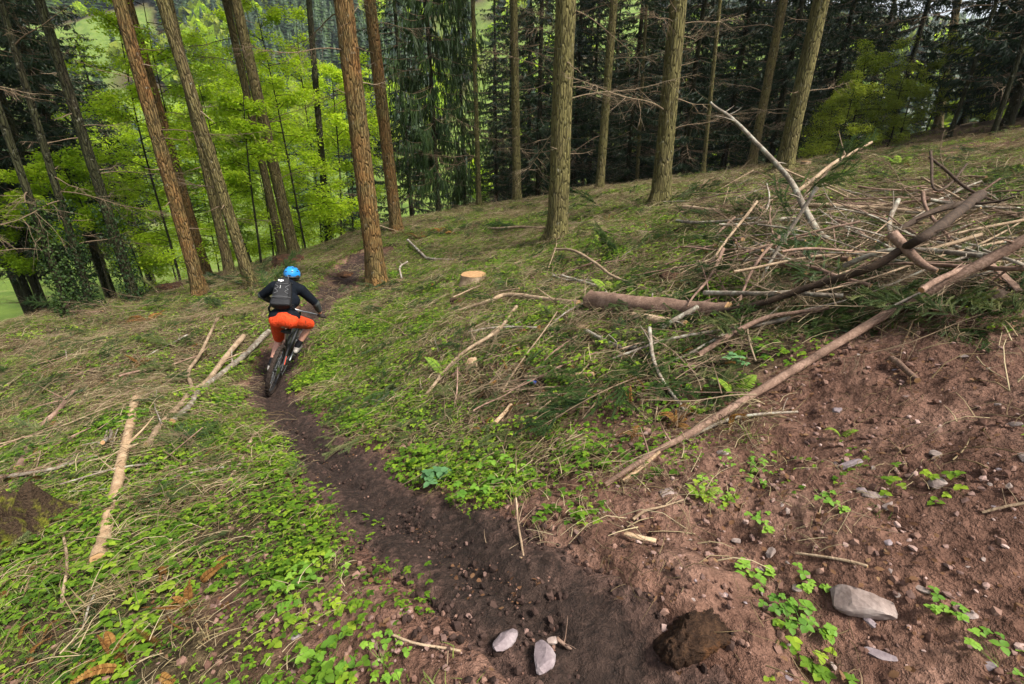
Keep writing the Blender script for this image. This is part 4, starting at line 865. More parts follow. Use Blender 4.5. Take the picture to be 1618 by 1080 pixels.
# tangle of the brush heap and the strewn branches: countable, alike
def near_log(p, d=.4): return any(np.min(np.hypot(q[:, 0] - p[0], q[:, 1] - p[1])) < d for q in KEEP)
def strewn(n, mesh_list, region, name, label, group, cat, smin, smax, zup, mats=None, tilt=.12):
    us, vs_ = region; k = 0; tries = 0
    while k < n and tries < n * 6:
        tries += 1; u = us[0] + (us[1] - us[0]) * rng.random(); v = vs_[0] + (vs_[1] - vs_[0]) * rng.random(); p = hit(u, v)
        if p is None or np.hypot(p[0], p[1]) > 22 or trail_d(p[0:1], p[1:2])[0][0] < 2.6: continue
        if name != 'loose_stick' and u < 1000 and near_log(p): continue
        mi = rng.integers(len(mesh_list)); o = bpy.data.objects.new(name, mesh_list[mi]); link(o); s = smin + (smax - smin) * rng.random(); yaw = rng.random() * 6.28
        e = normal_euler(p[0:1], p[1:2], np.array([yaw]))[0]; o.rotation_euler = (e[0] + rng.normal() * tilt, e[1] + rng.normal() * tilt, e[2]); o.scale = (s,) * 3; o.location = (p[0], p[1], p[2] + zup * (.2 + rng.random()))
        qs = (s - smin) / (smax - smin); qu = (u - us[0]) / (us[1] - us[0]); qv = (v - vs_[0]) / (vs_[1] - vs_[0])
        look = ('short ' if qs < .33 else 'long ' if qs > .67 else 'medium ') + (('grey ', 'reddish ', 'tan ')[mi % 3] if name == 'loose_stick' else '')
        tag(o, look + label + ', ' + ('rear ' if qv < .4 else 'front ' if qv > .6 else 'middle ') + ('left' if qu < .36 else 'right' if qu > .64 else 'centre'), cat, group); k += 1
STK = []
for i in range(9):
    g = np.random.default_rng(880 + i); mb = MB(); n = 14; L = .9 + 1.1 * g.random(); s = np.linspace(0, 1, n); r0 = .008 + .015 * g.random() ** 1.5
    P = np.stack([s * L - L / 2, .06 * L * np.sin(s * 4 + i) * g.random(), .02 * np.sin(s * 7 + i)], 1); tube(mb, P, np.linspace(r0, r0 * .45, n), 7, g.random(), 0, True, 1, .18, i)
    for _ in range(4):
        k = g.integers(2, n - 1); d = g.normal(size=3); d[2] *= .5; d /= np.linalg.norm(d); l = .1 + .25 * g.random(); u = np.linspace(0, 1, 4)[:, None]; tube(mb, P[k] + d * l * u + g.normal(size=3) * .1 * l * u ** 2, np.linspace(r0 * .35, r0 * .1, 4), 4, g.random(), 0, False)
    STK.append(mb.mesh('loose_stick', [MAT[('wood_grey', 'wood_red', 'wood_tan')[i % 3]], MAT['cut']]))
strewn(130, STK, ((1100, 1612), (310, 480)), 'loose_stick', 'bare stick tangled in the brush heap on the bank', 'sticks of the brush heap', 'stick', .6, 1.25, .18, tilt=.22)
strewn(40, STK, ((1090, 1560), (295, 350)), 'loose_stick', 'bare stick in the low heap before the leaning trunk', 'sticks behind the brush heap', 'stick', .6, 1.2, .15, tilt=.2)
strewn(60, STK, ((620, 1180), (400, 660)), 'loose_stick', 'loose bare stick lying in the brash of the clearing', 'loose sticks in the clearing', 'stick', .35, .95, .07, tilt=.12)
strewn(40, STK, ((0, 400), (480, 780)), 'loose_stick', 'loose bare stick on the slope left of the trail', 'loose sticks left of the trail', 'stick', .35, .95, .07, tilt=.12)
strewn(80, DEAD, ((1120, 1618), (270, 470)), 'twiggy_branch', 'twiggy dead branch in the brush heap on the bank', 'twiggy branches of the brush heap', 'branch', .35, .8, .12, tilt=.3)
strewn(50, DEAD, ((600, 1200), (360, 680)), 'twiggy_branch', 'twiggy dead branch strewn over the clearing', 'twiggy branches in the clearing', 'branch', .25, .6, .04, tilt=.15)
strewn(36, DEAD, ((0, 420), (470, 760)), 'twiggy_branch', 'twiggy dead branch on the slope left of the trail', 'twiggy branches left of the trail', 'branch', .25, .55, .04, tilt=.15)
BOUGH = []
for i, (l, d) in enumerate(((.8, .10), (.65, .16), (.9, .06), (.55, .02), (.7, .2))):
    BOUGH.append(spruce_spray(l, d, 12, .2, .015).mesh('spruce_bough', [MAT['needle_cut'] if i % 2 else MAT['needle_green'], MAT['twig']]))
strewn(70, BOUGH, ((620, 1150), (380, 620)), 'spruce_bough', 'cut green spruce bough lying in the clearing', 'cut spruce boughs in the clearing', 'bough', .55, 1.0, .06, tilt=.15)
strewn(70, BOUGH, ((1090, 1610), (260, 520)), 'spruce_bough', 'cut green spruce bough in the brush heap', 'cut spruce boughs of the brush heap', 'bough', .5, .95, .10, tilt=.25)
strewn(60, BOUGH, ((0, 420), (460, 720)), 'spruce_bough', 'cut green spruce bough on the slope left of the trail', 'cut spruce boughs left of the trail', 'bough', .5, .95, .06, tilt=.15)

strewn(34, BOUGH, ((560, 1240), (305, 385)), 'spruce_bough', 'spruce bough along the back edge of the clearing', 'spruce boughs along the back edge', 'bough', .7, 1.4, .12, tilt=.45)
strewn(34, DEAD, ((560, 1240), (300, 380)), 'twiggy_branch', 'twiggy branch along the back edge of the clearing', 'twiggy branches along the back edge', 'branch', .4, .9, .12, tilt=.4)
strewn(34, BOUGH, ((0, 470), (420, 500)), 'spruce_bough', 'spruce bough along the left crest under the trunks', 'spruce boughs along the left crest', 'bough', .7, 1.4, .12, tilt=.45)
strewn(30, DEAD, ((0, 470), (420, 500)), 'twiggy_branch', 'twiggy branch along the left crest under the trunks', 'twiggy branches along the left crest', 'branch', .4, .9, .12, tilt=.4)
# fine tangles of twigs too small to pick apart
def scatter_px(name, tpl, regions, smin, smax, zup, tilt, label, cat):
    P, E, S = [], [], []
    for n, us, vs_ in regions:
        for _ in range(n):
            p = hit(us[0] + (us[1] - us[0]) * rng.random(), vs_[0] + (vs_[1] - vs_[0]) * rng.random())
            if p is None or np.hypot(p[0], p[1]) > 22 or trail_d(p[0:1], p[1:2])[0][0] < 1.9 or (p[0] < 1.2 and near_log(p, .3)): continue
            P.append(p + [0, 0, zup * rng.random()]); E.append(normal_euler(p[0:1], p[1:2], np.array([rng.random() * 6.28]))[0] + rng.normal(size=3) * [tilt, tilt, 0]); S.append(smin + (smax - smin) * rng.random())
    return scatter(name, tpl, np.array(P), np.array(E), np.array(S), label, cat)
scatter_px('twig_debris', [bpy.data.objects.new('twig_piece', m) for m in DEAD + STUB], [(330, (1120, 1618), (285, 500)), (260, (600, 1200), (350, 680)), (150, (0, 440), (450, 760)), (60, (560, 1250), (300, 380))], .18, .5, .16, .35, 'fine dead twigs tangled over the clearing and brush heap', 'twig debris')
scatter_px('needle_debris', [bpy.data.objects.new('sprig_piece', m) for m in BOUGH], [(230, (1100, 1618), (260, 540)), (190, (600, 1150), (360, 640)), (130, (0, 440), (440, 740)), (50, (560, 1250), (300, 380))], .25, .55, .10, .3, 'torn olive green needle sprigs heaped through the brash', 'brash debris')
# ------------------------------------------------------------------ stumps, blocks and earth lumps
def stump(name, u, v, w, h, label, mat='wood_red', top='cut', seed=0, rough=.10, flare=.45, lean=(0, 0), jag=.0):
    p = hit(u, v); dep = (p - np.array([0, 0, CAM_Z])) @ np.array([0, CP, -SP]); r = w / 2 / FPX * dep; e = empty(name, tuple(map(float, p)), label, 'stump'); e.rotation_euler = (*lean, seed)
    sides, rings = 40, 12; th = np.linspace(0, 2 * math.pi, sides, endpoint=False); z = np.linspace(-.15, h, rings); q = (z + .15) / (h + .15)
    rad = r * (1 + flare * (1 - q) ** 2)[:, None] * (1 + rough * (vn(th[None] * 2.2 + seed, z[:, None] * 2, seed) - .5) + .7 * rough * np.sin(th * 5 + seed)[None] * (1 - q[:, None] * .6) + .5 * rough * (vn(th[None] * 9, z[:, None] * 12, seed + 1) - .5))
    Z = z[:, None] + jag * (vn(th[None] * 3, 0 * z[:, None], seed + 5) - .5) * q[:, None] ** 3
    V = np.stack([rad * np.cos(th), rad * np.sin(th), Z], -1).reshape(-1, 3); i = np.arange(rings - 1)[:, None] * sides; j = np.arange(sides)[None]; j2 = (j + 1) % sides
    F = np.stack([i + j, i + j2, i + sides + j2, i + sides + j], -1).reshape(-1, 4); obj_from('bark', mesh_np('bark', V, F, [MAT[mat]]), e)
    ring = V[-sides:]; inner = ring * np.array([.5, .5, 1]) + np.array([0, 0, .004]); c = ring.mean(0) + [0, 0, .006 - jag * .3]; Vt = np.vstack([ring * [.97, .97, 1] + [0, 0, .003], inner, c[None]])
    F4 = np.stack([np.arange(sides), (np.arange(sides) + 1) % sides, sides + (np.arange(sides) + 1) % sides, sides + np.arange(sides)], 1); F3 = np.stack([sides + np.arange(sides), sides + (np.arange(sides) + 1) % sides, np.full(sides, 2 * sides)], 1)
    obj_from('sawn_top', mesh_np('sawn_top', Vt, [F4, F3], [MAT[top]], None, False), e); return e
stump('tree_stump', 749, 447, 40, .17, 'fresh sawn stump in grass right of the trailside trunk', 'wood_tan', 'cut', 1)
stump('tree_stump', 1478, 322, 27, .12, 'pale sawn stump behind the brush heap', 'wood_tan', 'cut', 2, lean=(.15, .1))
stump('tree_stump', 1272, 262, 14, .12, 'small sawn stump right of the leaning trunk', 'wood_tan', 'cut', 5)
def rot_stump(u, v, w, h, label, seed, mat='rot'):
    """a broken, hollowed stump: fibrous wall rising to an uneven rim round a sunken core"""
    p = hit(u, v); dep = (p - np.array([0, 0, CAM_Z])) @ np.array([0, CP, -SP]); r = w / 2 / FPX * dep; n, m = 110, 40; th = np.linspace(0, 2 * math.pi, n, endpoint=False); q = np.linspace(0, 1, m); T, Q = np.meshgrid(th, q, indexing='ij')
    cx, sx = np.cos(T) * 3 + seed, np.sin(T) * 3; rimh = h * (.55 + .9 * (vn(cx, sx, seed))) ; fib = vn(T * 18, Q * 2.5, seed + 2) - .5; fib2 = vn(T * 40, Q * 9, seed + 4) - .5
    wall = smooth01(Q / .5); inn = smooth01((Q - .55) / .4); Z = -.05 + (rimh + .05) * wall - rimh * .65 * inn + h * .22 * fib * wall + h * .12 * fib2
    rad = r * np.where(Q < .5, 1.45 - .55 * smooth01(Q / .5) ** .6, .9 * (1 - (Q - .5) / .5)) * (1 + .16 * (vn(cx * .8, sx * .8, seed + 6) - .5) + .07 * fib * (Q < .7))
    V = np.stack([rad * np.cos(T), rad * np.sin(T), Z], -1).reshape(-1, 3); i = np.arange(n)[:, None]; j = np.arange(m - 1)[None]; F = np.stack([i * m + j, ((i + 1) % n) * m + j, ((i + 1) % n) * m + j + 1, i * m + j + 1], -1).reshape(-1, 4)
    o = obj_from('tree_stump', mesh_np('tree_stump', V, F, [MAT[mat]])); o.location = p; o.rotation_euler = (.12, 0, 0); return tag(o, label, 'stump')
def rot_material():
    t = NT('rotten_wood'); co = t.coord('Object'); n = t.noise(t.mapping(co, (1, 1, .15)), 42, 6, .75); n2 = t.noise(co, 7, 4); n3 = t.noise(co, 60, 3)
    c = t.ramp(n, [(.3, (.014, .008, .005)), (.5, (.045, .024, .014)), (.72, (.12, .065, .035))]); c = t.mix(t.ramp(n2, [(.56, (0,) * 3), (.70, (.8,) * 3)]), c, t.mix(.6, (.22, .09, .030, 1), t.ramp(n3, [(.3, (.4,) * 3), (.7, (1.2,) * 3)]), 'MULTIPLY'))
    return t.finish(t.bsdf(c, .9, t.bump(n, 1.0, .03), .15))
MAT['rot'] = rot_material()
def moss_material():
    t = NT('mossy_bark'); co = t.coord('Object'); n = t.noise(co, 9, 5, .65); n2 = t.noise(co, 70, 3, .7)
    c = t.ramp(n2, [(.3, (.016, .011, .007)), (.7, (.07, .045, .028))]); c = t.mix(t.ramp(n, [(.46, (0,) * 3), (.6, (1,) * 3)]), c, t.ramp(n2, [(.3, (.045, .055, .008)), (.7, (.17, .16, .02))]))
    return t.finish(t.bsdf(c, .95, t.bump(n2, .9, .02), .1))
MAT['moss'] = moss_material()
rot_stump(15, 850, 120, .26, 'mossy dark stump at the left edge below the grey branch', 8, 'moss')
def lump(name, u, v, w, hh, label, mat, seed, cat='earth lump', sq=.8):
    p = hit(u, v); dep = (p - np.array([0, 0, CAM_Z])) @ np.array([0, CP, -SP]); r = w / 2 / FPX * dep; me = stone_mesh(name, r, r * sq, hh, seed, MAT[mat], 5 if name == 'tree_stump' else 4, .8, False, 6)
    co = np.empty(len(me.vertices) * 3, dtype=np.float32); me.vertices.foreach_get('co', co); co = co.reshape(-1, 3); k = 1 + (.16 * (vn(np.arctan2(co[:, 1], co[:, 0]) * 14, co[:, 2] / hh * 2.5, seed) - .5) + .10 * (vn(co[:, 0] / r * 16, co[:, 1] / r * 16 + co[:, 2] / hh * 6, seed + 9) - .5)) + .45 * fbm(co[:, 0] / r * 2 + seed, co[:, 1] / r * 2 + co[:, 2] / r * 2, seed, 4); co *= k[:, None]; me.vertices.foreach_set('co', co.ravel()); me.update()
    o = obj_from(name, me); o.location = (p[0], p[1], p[2] + hh * (.05 if name == 'tree_stump' else .25)); return tag(o, label, cat)
lump('tree_stump', 1095, 1010, 135, .085, 'dark rotten stump with orange heartwood beside the trail', 'rot', 7, 'stump', .75)
lump('root_plate', 268, 462, 46, .28, 'brown root lump left of the larger orange trunk', 'rot', 31, 'root lump')
lump('earth_mound', 462, 418, 70, .22, 'rusty earth mound at the foot of the trunk behind the helmet', 'rot', 32)
lump('earth_mound', 724, 478, 30, .08, 'rusty rotten wood lump below the fresh stump', 'rot', 33, 'wood lump')
lump('earth_mound', 545, 437, 28, .12, 'small soil lump on the trail edge left of the trailside trunk', 'rot', 34)
lump('earth_mound', 1060, 445, 40, .10, 'rusty rotten stump remains behind the thick sawn log', 'rot', 36, 'wood lump')
lump('wood_block', 745, 578, 34, .09, 'pale split wood block lying in the litter', 'wood_pale', 35, 'wood block', .5)
lump('wood_block', 925, 522, 34, .05, 'yellowish wood chip heap below the thick sawn log', 'wood_pale', 37, 'wood chips', .6)
lump('wood_block', 503, 962, 22, .03, 'small orange bark chunk near the lower left leaves', 'wood_red', 38, 'bark chunk', .8)
lump('log_end', 1575, 488, 40, .10, 'dark log end sticking out of the soil bank', 'wood_dark', 39, 'log', .8)

# ------------------------------------------------------------------ stones
def rock_material(name, c0, c1, c2):
    t = NT(name); co = t.coord('Object'); n = t.noise(co, 7, 5, .65); n2 = t.noise(co, 60, 4, .7)
    c = t.ramp(n, [(.3, c0), (.5, c1), (.72, c2)]); c = t.mix(.4, c, t.ramp(n2, [(.3, (.6,) * 3), (.7, (1.2,) * 3)]), 'MULTIPLY'); c = t.mix(.4, c, t.ramp(t.orand(), [(0, (.65,) * 3), (1, (1.15,) * 3)]), 'MULTIPLY')
    return t.finish(t.bsdf(c, .8, t.bump(t.math('ADD', n, t.math('MULTIPLY', n2, .5)), .5, .008), .25))
MAT['rock'] = rock_material('pink_sandstone', (.13, .092, .078), (.26, .20, .175), (.40, .335, .30))
MAT['rock_grey'] = rock_material('grey_slate', (.13, .10, .11), (.22, .175, .18), (.33, .28, .28))
def stone(u, v, w, asp, hgt, rot, label, mat='rock', seed=0, group=None, up=0.0):
    p = hit(u, v); dep = (p - np.array([0, 0, CAM_Z])) @ np.array([0, CP, -SP]); r = w / 2 / FPX * dep; o = obj_from('stone', stone_mesh('stone', r * 1.15, r * asp, r * hgt, seed, MAT[mat], 3, .5, True, 12))
    e = normal_euler(p[0:1], p[1:2], np.array([rot]))[0]; o.rotation_euler = e; o.location = (p[0], p[1], p[2] + r * hgt * .35 + up); return tag(o, label, 'stone', group)
stone(1362, 955, 88, .68, .42, -.45, 'big pale pink stone at lower right', 'rock', 401)
stone(1391, 1036, 46, .55, .22, -.5, 'flat grey slate below the big pink stone', 'rock_grey', 402)
stone(1480, 766, 27, 1.1, .5, 1.3, 'upright pale stone on the right bank', 'rock', 403)
stone(1384, 787, 38, .6, .4, -.5, 'white angular stone left of the upright one', 'rock', 404)
stone(1404, 800, 20, .8, .5, .4, 'small pink stone touching the white angular stone', 'rock', 405)
stone(1055, 782, 28, .85, .5, .1, 'pale square stone right of the pole foot', 'rock', 406)
stone(798, 1022, 56, .62, .36, 1.1, 'left one of two long stones set in the trail', 'rock_grey', 507, None, .035)
stone(860, 1052, 62, .68, .34, 1.45, 'right one of two long stones set in the trail', 'rock_grey', 512, None, .04)
stone(872, 1030, 22, .7, .4, .6, 'small stone on top of the right long trail stone', 'rock', 409, None, .06)
stone(1532, 972, 24, .7, .5, -.6, 'white stone near the right edge of the soil', 'rock', 410)
stone(1342, 735, 40, .4, .25, .0, 'flat brown stone above the white angular stone', 'rock_grey', 411)
stone(955, 810, 11, 1.1, .6, .4, 'small pale upright stone left of the bent twig', 'rock', 412)
stone(1405, 858, 20, .8, .6, .2, 'brown cube-like stone in mid soil', 'rock_grey', 413)
stone(1235, 800, 20, .6, .4, .4, 'pale flat stone among lime leaves', 'rock', 414)
stone(470, 1005, 20, .8, .5, .3, 'grey stone in the lower left leaves', 'rock_grey', 415)
stone(397, 684, 15, .6, .3, .2, 'pinkish flat stone on the trail edge before the bike', 'rock', 416)
stone(1365, 1066, 30, .5, .3, .2, 'tan stone at the bottom edge below the slate', 'rock', 417)
stone(1420, 940, 14, .7, .4, .2, 'little white stone right of the big pink stone', 'rock', 418)
k = 0
while k < 80:
    u, v = 880 + 738 * rng.random(), 560 + 520 * rng.random(); p = hit(u, v); g_, s_ = cover(p[0:1], p[1:2])
    if s_[0] < .7 or trail_d(p[0:1], p[1:2])[0][0] < 1.1: continue
    w = 7 + 14 * rng.random() ** 2.5; right = u > 1250
    stone(u, v, w, .5 + .5 * rng.random(), .3 + .4 * rng.random(), rng.random() * 6, 'small pinkish stone scattered on the soil bank at right' if right else 'small pinkish stone between trail and pole', 'rock' if rng.random() < .6 else 'rock_grey', 430 + k, 'small stones on the right bank' if right else 'small stones beside the trail'); k += 1

# ------------------------------------------------------------------ ferns and single leafy plants
MAT['fern'] = leaf_material('fern_green', (.09, .17, .015), (.20, .31, .03), (.34, .42, .06), .4)
MAT['fern_dead'] = leaf_material('fern_dead', (.055, .024, .008), (.15, .068, .018), (.30, .17, .05), .2, .8, .1)
def frond_mesh(L, seed, mat, curl=.5, w=.2):
    g = np.random.default_rng(seed); mb = MB(); n = 22; q = np.linspace(0, 1, n); S = np.stack([q * L * .75, 0 * q, L * (.75 * q - curl * q ** 2.2)], 1); tube(mb, S, np.linspace(.003, .001, n), 3, .2, cap=False); T, N, B = frame_path(S)
    for k in range(3, n):
        f = q[k]; l = w * L * math.sin(math.pi * min(1, .15 + f * .85)) ** .8 * (1.1 - f * .5) + .004
        for sg in (-1, 1):
            d = np.array([.45, sg, -.15 + .2 * g.random()]); leaf(mb, S[k], d, np.array([0, 0, 1.0]), l, L / n * 1.15, g.random(), .05)
    return mb.mesh('frond', [MAT[mat]])
FR = [frond_mesh(.42, 1, 'fern'), frond_mesh(.34, 2, 'fern', .65)]; FRD = [frond_mesh(.3, 3, 'fern_dead', .9, .13), frond_mesh(.24, 4, 'fern_dead', .3, .08), frond_mesh(.3, 5, 'fern_dead', 1.2, .1)]
def fern(u, v, px, n, fr, label, group, spread=.35):
    p = hit(u, v); dep = (p - np.array([0, 0, CAM_Z])) @ np.array([0, CP, -SP]); s = 1.35 * px / FPX * dep / .42; e = empty('fern_plant', tuple(map(float, p)), label, 'fern', group)
    for k in range(n):
        o = obj_from('frond', fr[k % len(fr)], e); o.rotation_euler = (rng.normal() * .2, -.5 * rng.random(), k * 6.283 / n + rng.normal() * spread); o.scale = (s * (.7 + .5 * rng.random()),) * 3
for u, v, px, n, lab in ((1162, 628, 44, 4, 'bright green fern right of the brown fern by the pole'), (1095, 655, 26, 3, 'green fern tuft left of the pole'), (962, 462, 34, 5, 'pale green fern behind the thick sawn log'), (1327, 690, 34, 2, 'single yellow green fern frond on red soil'), (1108, 790, 30, 4, 'small fern at the edge of the red soil'), (1420, 262, 30, 5, 'green fern on the upper right bank'), (700, 590, 34, 5, 'grey green fern in the middle of the clearing')):
    fern(u, v, px, n, FR, lab, 'green ferns')
for u, v, px, n, lab in ((1120, 408, 40, 9, 'left one of two upright brown ferns by the bright grass'), (1167, 398, 46, 10, 'right one of two upright brown ferns by the bright grass'), (1068, 672, 52, 11, 'large brown fern clump left of the pole'), (1002, 690, 36, 9, 'brown fern clump left of the large one'), (1500, 492, 34, 5, 'orange brown fern on the dark soil bank'), (235, 512, 44, 9, 'brown fern on the left slope below the trunks'), (225, 578, 38, 8, 'brown fern on the left slope above the twin logs'), (700, 372, 34, 9, 'brown bracken at the back edge left of the middle tree'), (660, 378, 30, 9, 'brown bracken behind the hooked white branch'), (180, 1040, 70, 9, 'dead brown fern in the lower left corner'), (300, 960, 60, 7, 'dark fern below the peeled log'), (960, 352, 24, 7, 'brown bracken right of the thick middle tree')):
    fern(u, v, px, n, FRD, lab, 'brown ferns', .6)
scatter_px('bracken_litter', [bpy.data.objects.new('bracken_piece', m) for m in FRD], [(150, (600, 1180), (350, 700)), (150, (0, 430), (450, 780)), (60, (1150, 1600), (260, 360)), (50, (0, 380), (850, 1080))], .35, .8, .03, .6, 'rust brown dead bracken strewn between the plants', 'bracken litter')
MAT['bramble'] = leaf_material('bramble_leaf', (.06, .15, .018), (.14, .28, .028), (.26, .42, .05), .35)
MAT['bluegreen'] = leaf_material('bluegreen_leaf', (.05, .13, .05), (.11, .23, .09), (.2, .34, .14), .3)
BR = [clover_patch(n, r_, s, h, True).mesh('leafy_plant', [MAT['bramble']]) for n, r_, s, h in ((9, .08, .03, .07), (16, .14, .028, .09), (30, .2, .024, .08))] + [clover_patch(8, .06, .045, .14, True).mesh('leafy_plant', [MAT['bluegreen']])]
for u, v, i, s, lab in ((690, 768, 3, 1.2, 'blue green broad-leaved plant above the trail bend'), (775, 772, 2, 1.3, 'dense lime leaf cushion above the trail bend'), (820, 765, 1, 1.1, 'lime leaf plant right of the dense cushion'), (500, 920, 1, 1.1, 'lime leafed plant at left of the lower trail'), (465, 945, 0, 1.2, 'lime leafed sprig beside the lower left plant'), (520, 1050, 0, 1.2, 'lime leafed sprig at the bottom left of the trail'), (605, 1045, 1, .8, 'lime leaf plant at the bottom by the thin stick'), (1232, 970, 0, .8, 'bright leaf sprig above the rotten stump'), (1270, 990, 0, 1.0, 'bright leaf sprig left of the big pink stone'), (1280, 925, 0, .8, 'bright leaf sprig above the big pink stone'), (1190, 915, 0, .9, 'bright leaf sprig right of the soil hollow'), (1185, 745, 2, .8, 'lime leaf cushion on the soil right of the pole foot'), (1205, 830, 0, .8, 'green sprig below the lime leaf cushion'), (1315, 800, 0, .8, 'green sprig left of the white angular stone'), (1490, 965, 0, .7, 'green sprig left of the white stone at right'), (1590, 1060, 1, .9, 'leafy plant in the lower right corner'), (1130, 775, 1, .7, 'lime leaf sprig below the pole foot'), (1160, 580, 3, .9, 'dark green leafy plant below the slanting brown pole')):
    p = hit(u, v); o = obj_from('leafy_plant', BR[i]); o.location = p; o.scale = (s,) * 3; o.rotation_euler = (0, 0, rng.random() * 6.28); tag(o, lab, 'plant', 'single leafy plants')
# litter: a small green and blue plastic capsule
p = hit(838, 606); mb = MB(); q = np.linspace(0, 1, 12); prof = np.array([.004, .013, .016, .017, .017, .017, .017, .016, .013, .0125, .0125, .006])
t_ = MB(); tube(t_, np.stack([q * .075, 0 * q, 0 * q], 1), prof, 14, .5)
cp = NT('green_plastic'); MAT['gplastic'] = cp.finish(cp.bsdf((.01, .22, .06, 1), .3, spec=.5)); cp = NT('blue_plastic'); MAT['bplastic'] = cp.finish(cp.bsdf((.05, .12, .62, 1), .3, spec=.5))
e = empty('plastic_bottle', (p[0] - .03, p[1], p[2] + .03), 'tiny green bottle with blue cap lying in the litter', 'bottle'); e.rotation_euler = (0, .15, -.2)
t_.obj('bottle_body', MAT['gplastic'], e); t_ = MB(); tube(t_, np.array([[.056, 0, 0], [.06, 0, 0], [.082, 0, 0], [.084, 0, 0]]), [.0155, .018, .018, .014], 14, .5); t_.obj('bottle_cap', MAT['bplastic'], e)
# ivy on the dark trunks
def ivy(base, r, h, seed, lean):
    g = np.random.default_rng(seed); mb = MB()
    for _ in range(1500):
        z = h * g.random() ** 1.3; th = g.random() * 6.28; rr = r * 1.05 + .03 + .10 * g.random() ** 2; c = np.array([rr * math.cos(th), rr * math.sin(th), z]); d = g.normal(size=3); d[2] -= .6; d /= np.linalg.norm(d); s = .035 + .035 * g.random(); sd_ = np.cross(d, c * [1, 1, 0] / rr); sd_ /= np.linalg.norm(sd_) + 1e-9
        mb.add([c, c + d * s * .5 + sd_ * s * .4, c + d * s, c + d * s * .5 - sd_ * s * .4], [(0, 1, 2), (0, 2, 3)], g.random())
    return mb
for i in (7, 8, 9, 22):
    u, v, t, ut, w = TREES[i][:5]; b = TREE_BASES[i]; dist = np.dot(b - np.array([0, 0, CAM_Z]), [0, CP, -SP]); o = ivy(b, w / 2 / FPX * dist, 2.4, 50 + i, None).obj('ivy', MAT['ivy'])
    par = [q for q in scene.objects if q.get('label') == TREES[i][8]][0]; o.parent = par

# ------------------------------------------------------------------ the cyclist
def remeshed(name, chains, voxel, mat, parent, smooth_it=6, extra=None):
    """one continuous surface grown round chains of (points, radii)"""
    bm = bmesh.new()
    for P, rad in chains:
        P = np.asarray(P, dtype=float); rad = np.broadcast_to(np.asarray(rad, dtype=float), (len(P),))
        for i in range(len(P) - 1):
            L = np.linalg.norm(P[i + 1] - P[i]); n = max(2, int(L / (min(rad[i], rad[i + 1]) * .6)) + 1)
            for k in range(n + (i == len(P) - 2)):
                q = k / n; c = P[i] * (1 - q) + P[i + 1] * q; r = rad[i] * (1 - q) + rad[i + 1] * q
                bmesh.ops.create_icosphere(bm, subdivisions=2 if rad[0] > .02 else 1, radius=r, matrix=Matrix.Translation(Vector(c)))
        if len(P) == 1: bmesh.ops.create_icosphere(bm, subdivisions=2 if rad[0] > .02 else 1, radius=rad[0], matrix=Matrix.Translation(Vector(P[0])))
    me = bpy.data.meshes.new(name); bm.to_mesh(me); bm.free()
    tmp = bpy.data.objects.new(name + '_tmp', me); COL.objects.link(tmp)
    m = tmp.modifiers.new('r', 'REMESH'); m.mode = 'VOXEL'; m.voxel_size = voxel
    m = tmp.modifiers.new('s', 'SMOOTH'); m.factor = .5; m.iterations = smooth_it
    dg = bpy.context.evaluated_depsgraph_get(); me2 = bpy.data.meshes.new_from_object(tmp.evaluated_get(dg)); me2.name = name
    bpy.data.objects.remove(tmp); bpy.data.meshes.remove(me)
    me2.materials.clear(); me2.materials.append(mat); me2.polygons.foreach_set('use_smooth', np.full(len(me2.polygons), True))
    return obj_from(name, me2, parent)
HEAD, LEAN = R(-8), R(19)
BP0 = hit(429, 619); BP0[2] -= .0
Fh = np.array([math.sin(HEAD), math.cos(HEAD), 0]); fr_ = BP0 + Fh * 1.22; slope = (float(H(fr_[0], fr_[1])) - BP0[2]) / 1.22
BF = Fh + np.array([0, 0, slope]); BF /= np.linalg.norm(BF); BR_ = np.cross(BF, [0, 0, 1.0]); BR_ /= np.linalg.norm(BR_); BU = np.cross(BR_, BF)
BR2 = BR_ * math.cos(LEAN) - BU * math.sin(LEAN); BU2 = BU * math.cos(LEAN) + BR_ * math.sin(LEAN)
MB4 = Matrix(((BF[0], -BR2[0], BU2[0], BP0[0]), (BF[1], -BR2[1], BU2[1], BP0[1]), (BF[2], -BR2[2], BU2[2], BP0[2] - .012), (0, 0, 0, 1)))
def BL(x, y, z): return np.array(MB4 @ Vector((x, y, z)))
MAT['rubber'] = plain('black_rubber', (.018, .017, .016, 1), .8, .2, 0, .4, 90, .4, .004)
MAT['mudrubber'] = plain('muddy_rubber', (.035, .025, .020, 1), .9, .15, 0, .6, 30, .5, .004)
MAT['bikeblack'] = plain('black_frame_paint', (.016, .016, .017, 1), .35, .5, 0, .3, 25, .05)
MAT['bikegrey'] = plain('grey_metal', (.30, .31, .32, 1), .35, .5, .8, .3, 30, .05)
MAT['bikered'] = plain('red_frame_paint', (.50, .05, .018, 1), .4, .5, 0, .3, 25, .05)
MAT['rotor'] = plain('steel', (.5, .5, .5, 1), .3, .5, 1.0, .2, 60, .05)
bike = empty('mountain_bike', (0, 0, 0), 'black full-suspension mountain bike with muddy tyres ridden on the trail', 'bicycle')
bike.matrix_world = MB4
